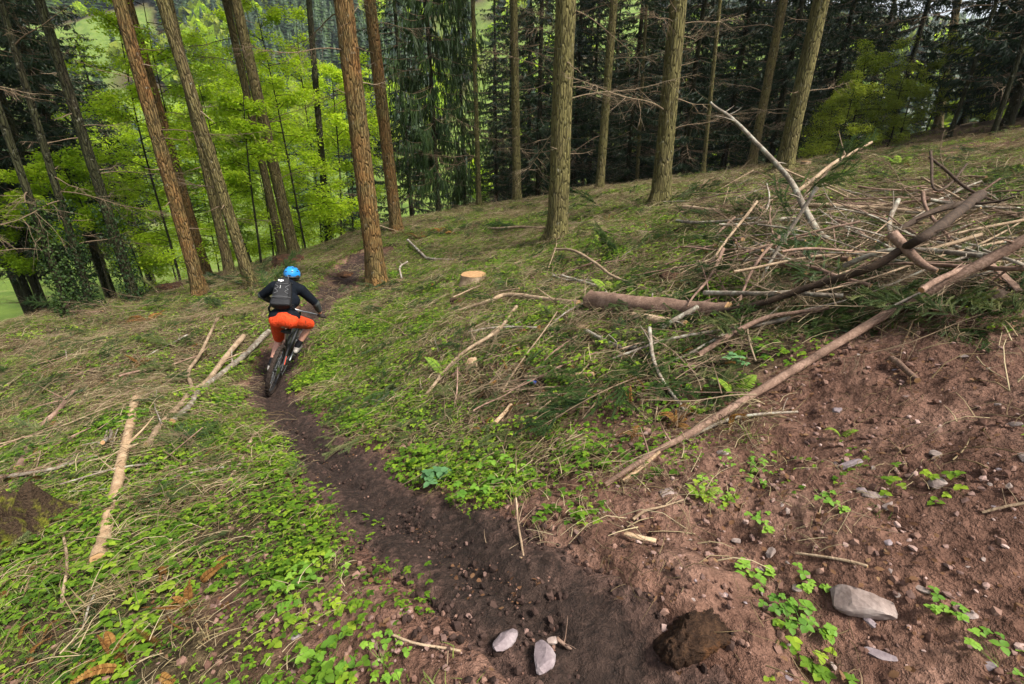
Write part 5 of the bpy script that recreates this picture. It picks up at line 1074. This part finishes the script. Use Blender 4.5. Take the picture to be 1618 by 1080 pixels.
def torus(mb, R0, r, c, n=56, m=12, axis=1):
    th = np.linspace(0, 2 * math.pi, n, endpoint=False); ph = np.linspace(0, 2 * math.pi, m, endpoint=False); T, P = np.meshgrid(th, ph, indexing='ij')
    rad = R0 + r * np.cos(P); V = np.stack([rad * np.cos(T), r * np.sin(P), rad * np.sin(T)], -1).reshape(-1, 3) + np.array(c)
    i = np.arange(n)[:, None]; j = np.arange(m)[None]; F = np.stack([i * m + j, ((i + 1) % n) * m + j, ((i + 1) % n) * m + (j + 1) % m, i * m + (j + 1) % m], -1).reshape(-1, 4); mb.add(V, F)
def boxat(mb, c, ax, sz):
    ax = [np.asarray(a) for a in ax]; V = [np.array(c) + ax[0] * sx * sz[0] / 2 + ax[1] * sy * sz[1] / 2 + ax[2] * sz_ * sz[2] / 2 for sx in (-1, 1) for sy in (-1, 1) for sz_ in (-1, 1)]
    mb.add(V, [(0, 1, 3, 2), (4, 6, 7, 5), (0, 4, 5, 1), (2, 3, 7, 6), (0, 2, 6, 4), (1, 5, 7, 3)])
spk = MB(); tube(spk, [(0, .016, .028), (0, .003, .31)], .0012, 4, cap=False); SPOKE = spk.mesh('spoke', [MAT['bikegrey']])
def wheel(x, steer=0.0):
    w = bpy.data.objects.new('wheel', None); link(w, bike); w.location = (x, 0, .368)
    mb = MB(); torus(mb, .338, .029, (0, 0, 0)); mb.obj('tyre', MAT['mudrubber'], w)
    mb = MB()
    for k in range(66):
        a = k / 66 * 6.2832; rd = np.array([math.cos(a), 0, math.sin(a)]); tg = np.array([-math.sin(a), 0, math.cos(a)]); sd_ = np.array([0, 1.0, 0])
        for y, rr, s in (((-.008, .369, .012), (.010, .369, .012)) if k % 2 else ((-.023, .358, .012), (.023, .358, .012))): boxat(mb, rd * rr + sd_ * y, (rd, sd_, tg), (.009, s, .016))
    o = mb.obj('tread', MAT['mudrubber'], w, False); tag(o, kind='stuff')
    mb = MB(); torus(mb, .306, .013, (0, 0, 0), 48, 8); mb.obj('rim', MAT['bikeblack'], w)
    mb = MB(); tube(mb, [(0, -.05, 0), (0, -.035, 0), (0, .035, 0), (0, .05, 0)], [.014, .024, .024, .014], 14); mb.obj('hub', MAT['bikeblack'], w)
    mb = MB(); torus(mb, .085, .006, (0, .045, 0), 36, 6); boxat(mb, (0, .045, 0), ((1, 0, 0), (0, 1, 0), (0, 0, 1)), (.16, .002, .012)); boxat(mb, (0, .045, 0), ((1, 0, 0), (0, 1, 0), (0, 0, 1)), (.012, .002, .16)); mb.obj('brake_disc', MAT['rotor'], w)
    for k in range(28):
        s = obj_from('spoke', SPOKE, w); s.rotation_euler = (0, k * 6.2832 / 28, 0); s.scale = (1, -1 if k % 2 else 1, 1)
    return w
wheel(0.0); fw_ = wheel(1.22); fw_.rotation_euler = (0, 0, -.06)
def part(name, mat, tubes, parent=None, sides=12):
    mb = MB()
    for P, r in tubes:
        P = spline(np.array(P, dtype=float), max(4, 4 * len(P))); tube(mb, P, np.interp(np.linspace(0, 1, len(P)), np.linspace(0, 1, len(np.atleast_1d(r))), np.atleast_1d(r)) if np.ndim(r) else r, sides)
    return mb.obj(name, MAT[mat], parent or bike)
part('main_frame', 'bikeblack', [([(.44, 0, .34), (.70, 0, .50), (.965, 0, .67)], [.026, .03, .034]), ([(.33, 0, .68), (.62, 0, .73), (.935, 0, .76)], [.02, .022, .026]), ([(.44, 0, .34), (.36, 0, .58), (.31, 0, .74)], [.026, .02, .018]), ([(.98, 0, .63), (.925, 0, .78)], .029), ([(.44, -.045, .34), (.44, .045, .34)], .027)])
for sg in (-1, 1):
    part('chain_stay', 'bikeblack', [([(.42, sg * .03, .39), (.25, sg * .055, .37), (.0, sg * .07, .368)], [.017, .014, .012])])
    part('seat_stay', 'bikeblack', [([(.40, sg * .028, .62), (.22, sg * .05, .52), (.0, sg * .07, .375)], [.013, .013, .011])])
    part('fork_leg', 'bikeblack', [([(1.22, sg * .065, .368), (1.12, sg * .065, .50)], .022)])
    part('fork_stanchion', 'bikegrey', [([(1.12, sg * .065, .50), (1.0, sg * .065, .645)], .017)])
    part('grip', 'rubber', [([(.83, sg * .385, 1.0), (.845, sg * .26, 1.0)], .017)])
    part('brake_lever', 'bikegrey', [([(.87, sg * .24, .99), (.92, sg * .28, .98), (.91, sg * .36, .975)], .006)], None, 6)
part('frame_decal', 'bikered', [([(.20, -.062, .515), (.08, -.078, .44)], .006)], None, 6)
part('fork_crown', 'bikeblack', [([(1.0, -.075, .64), (.99, 0, .66), (1.0, .075, .64)], .024)])
part('shock', 'bikegrey', [([(.40, 0, .60), (.62, 0, .62)], [.019, .024, .024, .013])])
part('seatpost', 'bikegrey', [([(.315, 0, .72), (.27, 0, .86)], .015)])
part('stem', 'bikeblack', [([(.925, 0, .79), (.90, 0, .94), (.875, 0, .985)], .019)])
part('handlebar', 'bikegrey', [([(.835, -.37, 1.0), (.86, -.18, 1.0), (.885, -.05, .985), (.885, .05, .985), (.86, .18, 1.0), (.835, .37, 1.0)], .013)])
mb = MB(); s_ = np.linspace(0, 1, 12); tube(mb, np.stack([.15 + .27 * s_, 0 * s_, .89 + .015 * np.cos(s_ * 5)], 1), .07 * (1 - s_ * .72), 14, flat=.32); mb.obj('saddle', MAT['rubber'], bike)
CA = R(52)
RPD = (.44 + .17 * math.cos(CA), -.13, .34 + .17 * math.sin(CA)); LPD = (.44 - .17 * math.cos(CA), .13, .34 - .17 * math.sin(CA))
for pd, sg in ((RPD, -1), (LPD, 1)):
    part('crank', 'bikegrey', [([(.44, sg * .07, .34), (pd[0], sg * .085, pd[2])], [.016, .011])])
    mb = MB(); boxat(mb, (pd[0], pd[1], pd[2]), ((1, 0, 0), (0, 1, 0), (0, 0, 1)), (.10, .095, .016)); mb.obj('pedal', MAT['bikeblack'], bike, False)
mb = MB(); torus(mb, .066, .006, (.44, -.05, .34), 32, 6); torus(mb, .045, .006, (.44, -.05, .34), 32, 6); mb.obj('chainring', MAT['bikeblack'], bike)
mb = MB(); tube(mb, [(0, -.028, .368), (0, -.034, .368), (0, -.055, .368)], [.085, .07, .03], 24); mb.obj('cassette', MAT['rotor'], bike)
part('derailleur', 'bikeblack', [([(.0, -.07, .35), (.02, -.075, .29), (.07, -.07, .24)], .015)])
part('chain', 'bikegrey', [([(.44, -.05, .407), (.2, -.05, .42), (.0, -.045, .43)], .005), ([(.44, -.05, .274), (.25, -.055, .24), (.07, -.06, .22)], .005)], None, 6)

def J(u, v, s):
    d = ray(u, v); C = np.array([0, 0, CAM_Z]); t = ((BP0 - C) @ BF + s) / (d @ BF); return C + d * t
SK = plain('skin', (.42, .21, .15, 1), .55, .4, 0, .15, 60, .1, .002, .08)
NAVY = plain('dark_navy_jersey', (.005, .007, .011, 1), .9, .1, 0, .35, 14, .35, .02)
def shorts_material():
    t = NT('orange_shorts'); co = t.coord('Object'); n = t.noise(t.mapping(co, (1, 1, .4)), 14, 5, .65, dist=1.2); n2 = t.noise(co, 5, 5, .7)
    c = t.mix(t.ramp(n2, [(.57, (0,) * 3), (.68, (.85,) * 3)]), t.mix(.5, (.62, .055, .012, 1), t.ramp(n, [(.3, (.6,) * 3), (.7, (1.15,) * 3)]), 'MULTIPLY'), (.09, .035, .015, 1))
    return t.finish(t.bsdf(c, .75, t.bump(n, .9, .05), .2))
ORANGE = shorts_material(); PAD = plain('grey_elbow_pad', (.045, .05, .048, 1), .8, .2, 0, .5, 35, .4, .006); GLOVE = plain('dark_glove', (.030, .022, .018, 1), .8, .2, 0, .4, 40, .3)
SOCK = plain('black_sock', (.010, .010, .012, 1), .9, .1); SHOE = plain('pale_shoe', (.30, .27, .24, 1), .7, .3, 0, .6, 25, .2); SOLE = plain('black_sole', (.012, .012, .012, 1), .8, .2)
BLUE = plain('blue_helmet_shell', (.015, .19, .50, 1), .32, .5, 0, .08, 10, .02); BLACKP = plain('black_plastic', (.008, .008, .009, 1), .5, .4); HAIR = plain('brown_hair', (.03, .018, .010, 1), .8, .2, 0, .5, 80, .5)
rider = empty('person', tuple(map(float, BP0)), 'cyclist in blue helmet, dark jersey and orange shorts riding away', 'person')
def up_(o): o.matrix_parent_inverse = Matrix.Translation(-Vector(BP0)); return o
hipL, hipR = J(438, 505, .16), J(460, 506, .16); hip = (hipL + hipR) / 2
headc = J(461.5, 437, .74); neck = J(456, 451, .60)
shL, shR = J(434, 452, .55), J(475, 457, .57); chest = (shL + shR) / 2
elL, elR = J(414, 466, .60), J(499, 479, .68)
haL, haR = BL(.838, .325, 1.0), BL(.838, -.325, 1.0)
kneeR = J(490, 512, .60); kneeL = J(441, 537, .48)
ankR = BL(RPD[0] - .07, RPD[1] + .0, RPD[2] + .11); ankL = BL(LPD[0] - .08, LPD[1], LPD[2] + .10)
DBG = dict(thighR=kneeR - hipR, thighL=kneeL - hipL, shinR=ankR - kneeR, shinL=ankL - kneeL, uaL=elL - shL, faL=haL - elL, uaR=elR - shR, faR=haR - elR, torso=neck - hip, shw=shR - shL, hipw=hipR - hipL)
print('RIDER', {k: round(float(np.linalg.norm(v)), 2) for k, v in DBG.items()})
def lerp(a, b, q): return a * (1 - q) + b * q
tu = neck - hip; tu /= np.linalg.norm(tu); tr_ = shR - shL; tr_ -= tu * (tr_ @ tu); tr_ /= np.linalg.norm(tr_); tb = np.cross(tr_, tu); tb = tb if tb @ BF < 0 else -tb     # up, right, back of the torso
def hand(w, el, sg):
    """five fingers closed round the grip"""
    ax = BL(.83, .385 * sg, 1.0) - BL(.845, .26 * sg, 1.0); ax /= np.linalg.norm(ax); ff = np.array(MB4.to_3x3() @ Vector((1, 0, 0))); uu = np.array(MB4.to_3x3() @ Vector((0, 0, 1))); ch = []
    palm0 = w - ff * .045 + uu * .018
    ch.append(([lerp(w, el, .22), palm0], [.027, .028])); ch.append(([palm0 + ax * .028, palm0 - ax * .028, w + uu * .02 - ax * .02, w + uu * .02 + ax * .028], [.022, .022, .02, .02]))
    for k, l in enumerate((.9, 1.0, 1.05, .95)):
        o = ax * (.033 - k * .022); ch.append(([w + o - ff * .012 + uu * .026, w + o + ff * .022 * l + uu * .020, w + o + ff * .030 * l - uu * .008, w + o + ff * .006 - uu * .024], [.0105, .010, .0095, .0085]))
    ch.append(([palm0 - ax * .026, w - ax * .045 + uu * .004 - ff * .01, w - ax * .052 - uu * .016 + ff * .012], [.012, .0105, .0095])); return ch
wrL, wrR = lerp(haL, elL, .22), lerp(haR, elR, .22)
body = [([hip, lerp(hip, chest, .5), chest, neck], [.12, .115, .12, .06]), ([neck, headc - tu * .02], [.055, .06]), ([headc, headc + tu * .03 + BF * .02], [.088, .09]), ([shL, chest, shR], [.06, .1, .06]), ([shL, elL, lerp(elL, haL, .35), wrL], [.052, .040, .040, .026]), ([shR, elR, lerp(elR, haR, .35), wrR], [.052, .040, .040, .026]),
        ([hipL, kneeL, lerp(kneeL, ankL, .33), ankL], [.085, .055, .056, .036]), ([hipR, kneeR, lerp(kneeR, ankR, .33), ankR], [.085, .055, .056, .036])]
fd = headc + BF * .085
body += [([fd + tu * .0, fd + BF * .022 - tu * .02], [.014, .014]), ([headc + BF * .06 - tu * .06, headc + BF * .075 - tu * .075], [.035, .03])] + [([headc + tr_ * sg * .088 - tu * .01, headc + tr_ * sg * .092 + tu * .025], [.016, .018]) for sg in (-1, 1)]
bo = up_(remeshed('body', body, .011, SK, rider, 5))
for sg in (-1, 1):
    mb = MB(); bmesh_eye = headc + BF * .082 + tr_ * sg * .032 + tu * .015; tube(mb, [bmesh_eye - BF * .01, bmesh_eye, bmesh_eye + BF * .008], [.010, .012, .004], 10); up_(mb.obj('eye', BLACKP, rider))
mb = MB(); m0 = headc + BF * .098 - tu * .055; tube(mb, [m0 - tr_ * .024, m0, m0 + tr_ * .024], [.003, .006, .003], 8); up_(mb.obj('mouth', plain('lips', (.35, .11, .09, 1)), rider))
up_(remeshed('hair', [([headc - tr_ * .05 - tb * -.03 - tu * .03, headc + tr_ * .05 + tb * .03 - tu * .03], [.062, .062]), ([headc + tb * .03 - tu * .045], [.065])], .012, HAIR, rider, 4))
jer = [([lerp(hip, chest, .08), lerp(hip, chest, .45), lerp(hip, chest, .8), lerp(chest, neck, .4)], [.138, .130, .138, .105]), ([lerp(hip, chest, .6) - tr_ * .075, lerp(hip, chest, .6) + tr_ * .075], [.112, .112]), ([shL * .85 + chest * .15, chest + tb * .03, shR * .85 + chest * .15], [.085, .125, .085]), ([lerp(chest, neck, .5), neck], [.09, .068]),
       ([shL, lerp(shL, elL, .5), lerp(shL, elL, .92)], [.080, .072, .062]), ([shR, lerp(shR, elR, .5), lerp(shR, elR, .92)], [.080, .070, .060]), ([lerp(hip, chest, .1) - tr_ * .09, lerp(hip, chest, .1) + tr_ * .09], [.12, .12])]
up_(remeshed('jersey', jer, .011, NAVY, rider, 4))
for sh, el, ha in ((shL, elL, haL), (shR, elR, haR)):
    up_(remeshed('elbow_pad', [([lerp(sh, el, .78), el, lerp(el, ha, .25), lerp(el, ha, .5)], [.058, .060, .054, .046])], .009, PAD, rider, 3))
up_(remeshed('glove', hand(haL, elL, 1), .0045, GLOVE, rider, 2)); up_(remeshed('glove', hand(haR, elR, -1), .0045, GLOVE, rider, 2))
sho = [([hipL - tu * .01, hip + tb * .03, hipR - tu * .01], [.112, .120, .112]), ([lerp(hip, chest, .10) - tr_ * .065, lerp(hip, chest, .10) + tr_ * .065], [.112, .112]), ([hipL, lerp(hipL, kneeL, .5), lerp(hipL, kneeL, .84)], [.108, .094, .082]), ([hipR, lerp(hipR, kneeR, .5), lerp(hipR, kneeR, .93)], [.108, .096, .082])]
up_(remeshed('shorts', sho, .011, ORANGE, rider, 4))
for kn, an, pd, sg in ((kneeL, ankL, LPD, 1), (kneeR, ankR, RPD, -1)):
    up_(remeshed('sock', [([lerp(kn, an, .78), an], [.046, .043])], .008, SOCK, rider, 3))
    hl = BL(pd[0] - .12, pd[1], pd[2] + .045); ml = BL(pd[0] + .02, pd[1] + .004 * sg, pd[2] + .042); to = BL(pd[0] + .12, pd[1] + .01 * sg, pd[2] + .038)
    sh = up_(remeshed('shoe', [([hl, ml, to], [.038, .042, .034]), ([an - np.array(MB4.to_3x3() @ Vector((0, 0, .03))), hl], [.045, .036]), ([an - np.array(MB4.to_3x3() @ Vector((-.02, 0, .03))), ml], [.042, .040])], .009, SHOE, rider, 3))
    dn = np.array(MB4.to_3x3() @ Vector((0, 0, -.027))); s2 = up_(remeshed('shoe_sole', [([hl + dn, ml + dn, to + dn], [.026, .030, .024])], .008, SOLE, rider, 2))
# helmet: shell with vents, rear cradle and visor
hu = tu * .80 + np.array([0, 0, .6]); hu /= np.linalg.norm(hu); hf = BF - hu * (BF @ hu); hf /= np.linalg.norm(hf); hr = np.cross(hf, hu)
HM = Matrix(((hr[0], hf[0], hu[0], 0), (hr[1], hf[1], hu[1], 0), (hr[2], hf[2], hu[2], 0), (0, 0, 0, 1))); hc = headc + hu * .035
helm = bpy.data.objects.new('helmet', None); link(helm, rider); helm.matrix_parent_inverse = Matrix.Translation(-Vector(BP0)); helm.matrix_basis = Matrix.Translation(Vector(hc)) @ HM
def helmet_shell():
    n, m = 48, 22; th = np.linspace(0, 2 * math.pi, n, endpoint=False); ph = np.linspace(0, 1, m); T, P = np.meshgrid(th, ph, indexing='ij')
    low = -.30 - .42 * np.clip(-np.sin(T), 0, 1) ** 2; el = math.pi / 2 * (1 - P) + low * P
    rib = 1 + .022 * np.cos(T * 6) * np.sin(np.clip(P * 3.1, 0, math.pi)) * (P > .1)
    rr = rib * np.ones_like(T); X = .112 * rr * np.cos(el) * np.cos(T); Y = .138 * rr * np.cos(el) * np.sin(T); Z = .118 * rr * np.sin(el)
    V = np.stack([X, Y, Z], -1); Vi = V * .88; V = np.concatenate([V.reshape(-1, 3), Vi.reshape(-1, 3)]); i = np.arange(n)[:, None]; j = np.arange(m - 1)[None]; a = i * m + j; b = ((i + 1) % n) * m + j
    F = np.stack([a, a + 1, b + 1, b], -1).reshape(-1, 4); k = n * m; F2 = F[:, ::-1] + k; e = np.arange(n) * m + m - 1; e2 = ((np.arange(n) + 1) % n) * m + m - 1; F3 = np.stack([e, e + k, e2 + k, e2], 1)
    return mesh_np('shell', V, [F, F2, F3], [BLUE])
obj_from('shell', helmet_shell(), helm)
for tdeg, edeg, wv, hv in ((-90, 62, .030, .012), (-118, 36, .020, .014), (-62, 36, .020, .014), (-140, 50, .018, .013), (-40, 50, .018, .013), (-112, 6, .022, .011), (-68, 6, .022, .011), (-150, 14, .020, .012), (-30, 14, .020, .012), (-90, -22, .03, .010), (-10, 34, .022, .012), (190, 34, .022, .012)):
    t, e = R(tdeg), R(edeg); n_v = np.array([math.cos(e) * math.cos(t), math.cos(e) * math.sin(t), math.sin(e)]); c = n_v * np.array([.112, .138, .118]) * 1.0; s1 = np.array([-math.sin(t), math.cos(t), 0]); s2 = np.cross(n_v, s1)
    mb = MB(); q = np.linspace(-1, 1, 7); tube(mb, c + s1[None] * q[:, None] * wv * .75 - n_v[None] * (q[:, None] ** 2) * .003, hv * .85 * np.sqrt(np.maximum(1 - q ** 2 * .9, .05)), 8, flat=.8); mb.obj('vent', BLACKP, helm)
mb = MB(); q = np.linspace(-1, 1, 14); mb_v = np.concatenate([np.stack([.105 * q, .120 + .02 * (1 - q ** 2), .035 + 0 * q], 1), np.stack([.085 * q, .175 + .035 * (1 - q ** 2), .050 + 0 * q], 1), np.stack([.105 * q, .120 + .02 * (1 - q ** 2), .030 + 0 * q], 1), np.stack([.085 * q, .175 + .035 * (1 - q ** 2), .045 + 0 * q], 1)])
i = np.arange(13); mb.add(mb_v, np.concatenate([np.stack([i, i + 1, i + 15, i + 14], 1), np.stack([i + 28, i + 42, i + 43, i + 29], 1), np.stack([i + 14, i + 15, i + 43, i + 42], 1)])); mb.obj('visor', BLACKP, helm)
mb = MB(); t = np.linspace(math.pi * 1.08, math.pi * 1.92, 16); tube(mb, np.stack([.108 * np.cos(t), .125 * np.sin(t), -.062 - .012 * np.sin(np.linspace(0, math.pi, 16))], 1), .014, 8); mb.obj('rear_cradle', BLACKP, helm)
# backpack on his back
PACK = plain('black_pack_fabric', (.011, .011, .013, 1), .7, .3, 0, .5, 22, .5, .012); PGREY = plain('grey_webbing', (.16, .16, .165, 1), .7, .3); PWHITE = plain('white_print', (.6, .6, .6, 1), .6, .3, 0, .05)
pc = lerp(hip, chest, .58) + tb * .175 - tr_ * .03
PM = Matrix(((tr_[0], -tb[0], tu[0], 0), (tr_[1], -tb[1], tu[1], 0), (tr_[2], -tb[2], tu[2], 0), (0, 0, 0, 1)))
pack = empty('backpack', (0, 0, 0), 'small black backpack with grey cords worn by the cyclist', 'backpack'); pack.matrix_world = Matrix.Translation(Vector(pc)) @ PM
def soft_box(w0, w1, d, h, y0=0.0, seed=0, top=.0):
    """rounded tapering bag body: x right, -y out, z up"""
    n, m = 40, 26; th = np.linspace(0, 2 * math.pi, n, endpoint=False); z = np.linspace(-1, 1, m); T, Z = np.meshgrid(th, z, indexing='ij'); w = w0 + (w1 - w0) * (Z + 1) / 2; cap = (1 - np.abs(Z) ** 6) ** .5
    sx = np.sign(np.cos(T)) * np.abs(np.cos(T)) ** .55; sy = np.sign(np.sin(T)) * np.abs(np.sin(T)) ** .55; k = 1 + .03 * (vn(T * 3 + seed, Z * 5, seed) - .5)
    V = np.stack([sx * w * cap * k, sy * d * cap * k * (1 - .18 * Z), Z * h], -1).reshape(-1, 3) + np.array([0, y0, 0]); i = np.arange(n)[:, None]; j = np.arange(m - 1)[None]
    F = np.stack([i * m + j, ((i + 1) % n) * m + j, ((i + 1) % n) * m + j + 1, i * m + j + 1], -1).reshape(-1, 4); return mesh_np('bag', V, F, [PACK])
def pk(name, me, loc=(0, 0, 0)): o = obj_from(name, me, pack); o.location = loc; return o
pk('bag_body', soft_box(.135, .105, .075, .235, 0, 1)); pk('front_pocket', soft_box(.105, .085, .040, .15, 0, 2), (0, -.055, .0)); pk('lower_pocket', soft_box(.132, .125, .055, .065, 0, 3), (0, -.035, -.165)); pk('lid', soft_box(.095, .07, .045, .055, 0, 4), (0, -.035, .185))
def cord(name, P, r, mat): mb = MB(); tube(mb, spline(np.array(P, dtype=float), 12), r, 6, flat=.6); mb.obj(name, mat, pack)
for sg in (-1, 1):
    cord('cord', [(sg * .085, -.098, .09), (sg * .045, -.103, .05), (sg * .085, -.103, .02)], .0045, PGREY); cord('cord', [(sg * .085, -.103, .02), (sg * .045, -.104, -.02), (sg * .09, -.098, -.05)], .0045, PGREY)
    cord('shoulder_strap', [(sg * .09, .02, .20), (sg * .10, .08, .245), (sg * .115, .16, .20), (sg * .13, .2, .08), (sg * .13, .13, -.08), (sg * .12, .04, -.14)], .018, PACK); cord('waist_strap', [(sg * .12, .0, -.18), (sg * .16, .08, -.19), (sg * .15, .2, -.20)], .016, PACK)
cord('cord', [(.06, -.05, .235), (.05, -.07, .27), (.02, -.02, .29), (-.03, .05, .30)], .005, PGREY); cord('seam', [(-.125, -.085, -.10), (0, -.100, -.095), (.125, -.085, -.10)], .004, PGREY); cord('seam', [(-.075, -.088, .125), (0, -.097, .115), (.075, -.088, .125)], .004, PGREY); cord('zip_pull', [(-.02, -.104, .08), (-.018, -.104, .05), (-.022, -.104, .03)], .004, PWHITE)
mb = MB()
for k, (x_, w_) in enumerate(((-.034, .014), (-.016, .016), (.004, .015), (.022, .013))): boxat(mb, (x_ - .02, -.0835, .175), ((1, 0, 0), (0, 1, 0), (0, 0, 1)), (w_, .004, .020 if k % 2 else .026))
boxat(mb, (-.023, -.0832, .155), ((1, 0, 0), (0, 1, 0), (0, 0, 1)), (.03, .003, .006)); tag(mb.obj('printed_mark', PWHITE, pack, False), kind='stuff')

# ------------------------------------------------------------------ the damp air of the valley
hz_ = bpy.data.meshes.new('haze'); bm = bmesh.new(); bmesh.ops.create_cube(bm, size=1.0, matrix=Matrix.Translation((0, 0, 60)) @ Matrix.Diagonal((1180, 1180, 244, 1))); bm.to_mesh(hz_); bm.free()
hm = NT('valley_haze'); pv = hm.new('VolumePrincipled'); pv.inputs['Color'].default_value = (.80, .90, 1.0, 1); pv.inputs['Density'].default_value = .0002; pv.inputs['Anisotropy'].default_value = .2
hm.t.links.new(pv.outputs[0], hm.out.inputs['Volume']); hz_.materials.append(hm.m)
tag(obj_from('haze', hz_), 'thin damp haze over the valley', 'haze', kind='stuff')
cy.volume_bounces = 0
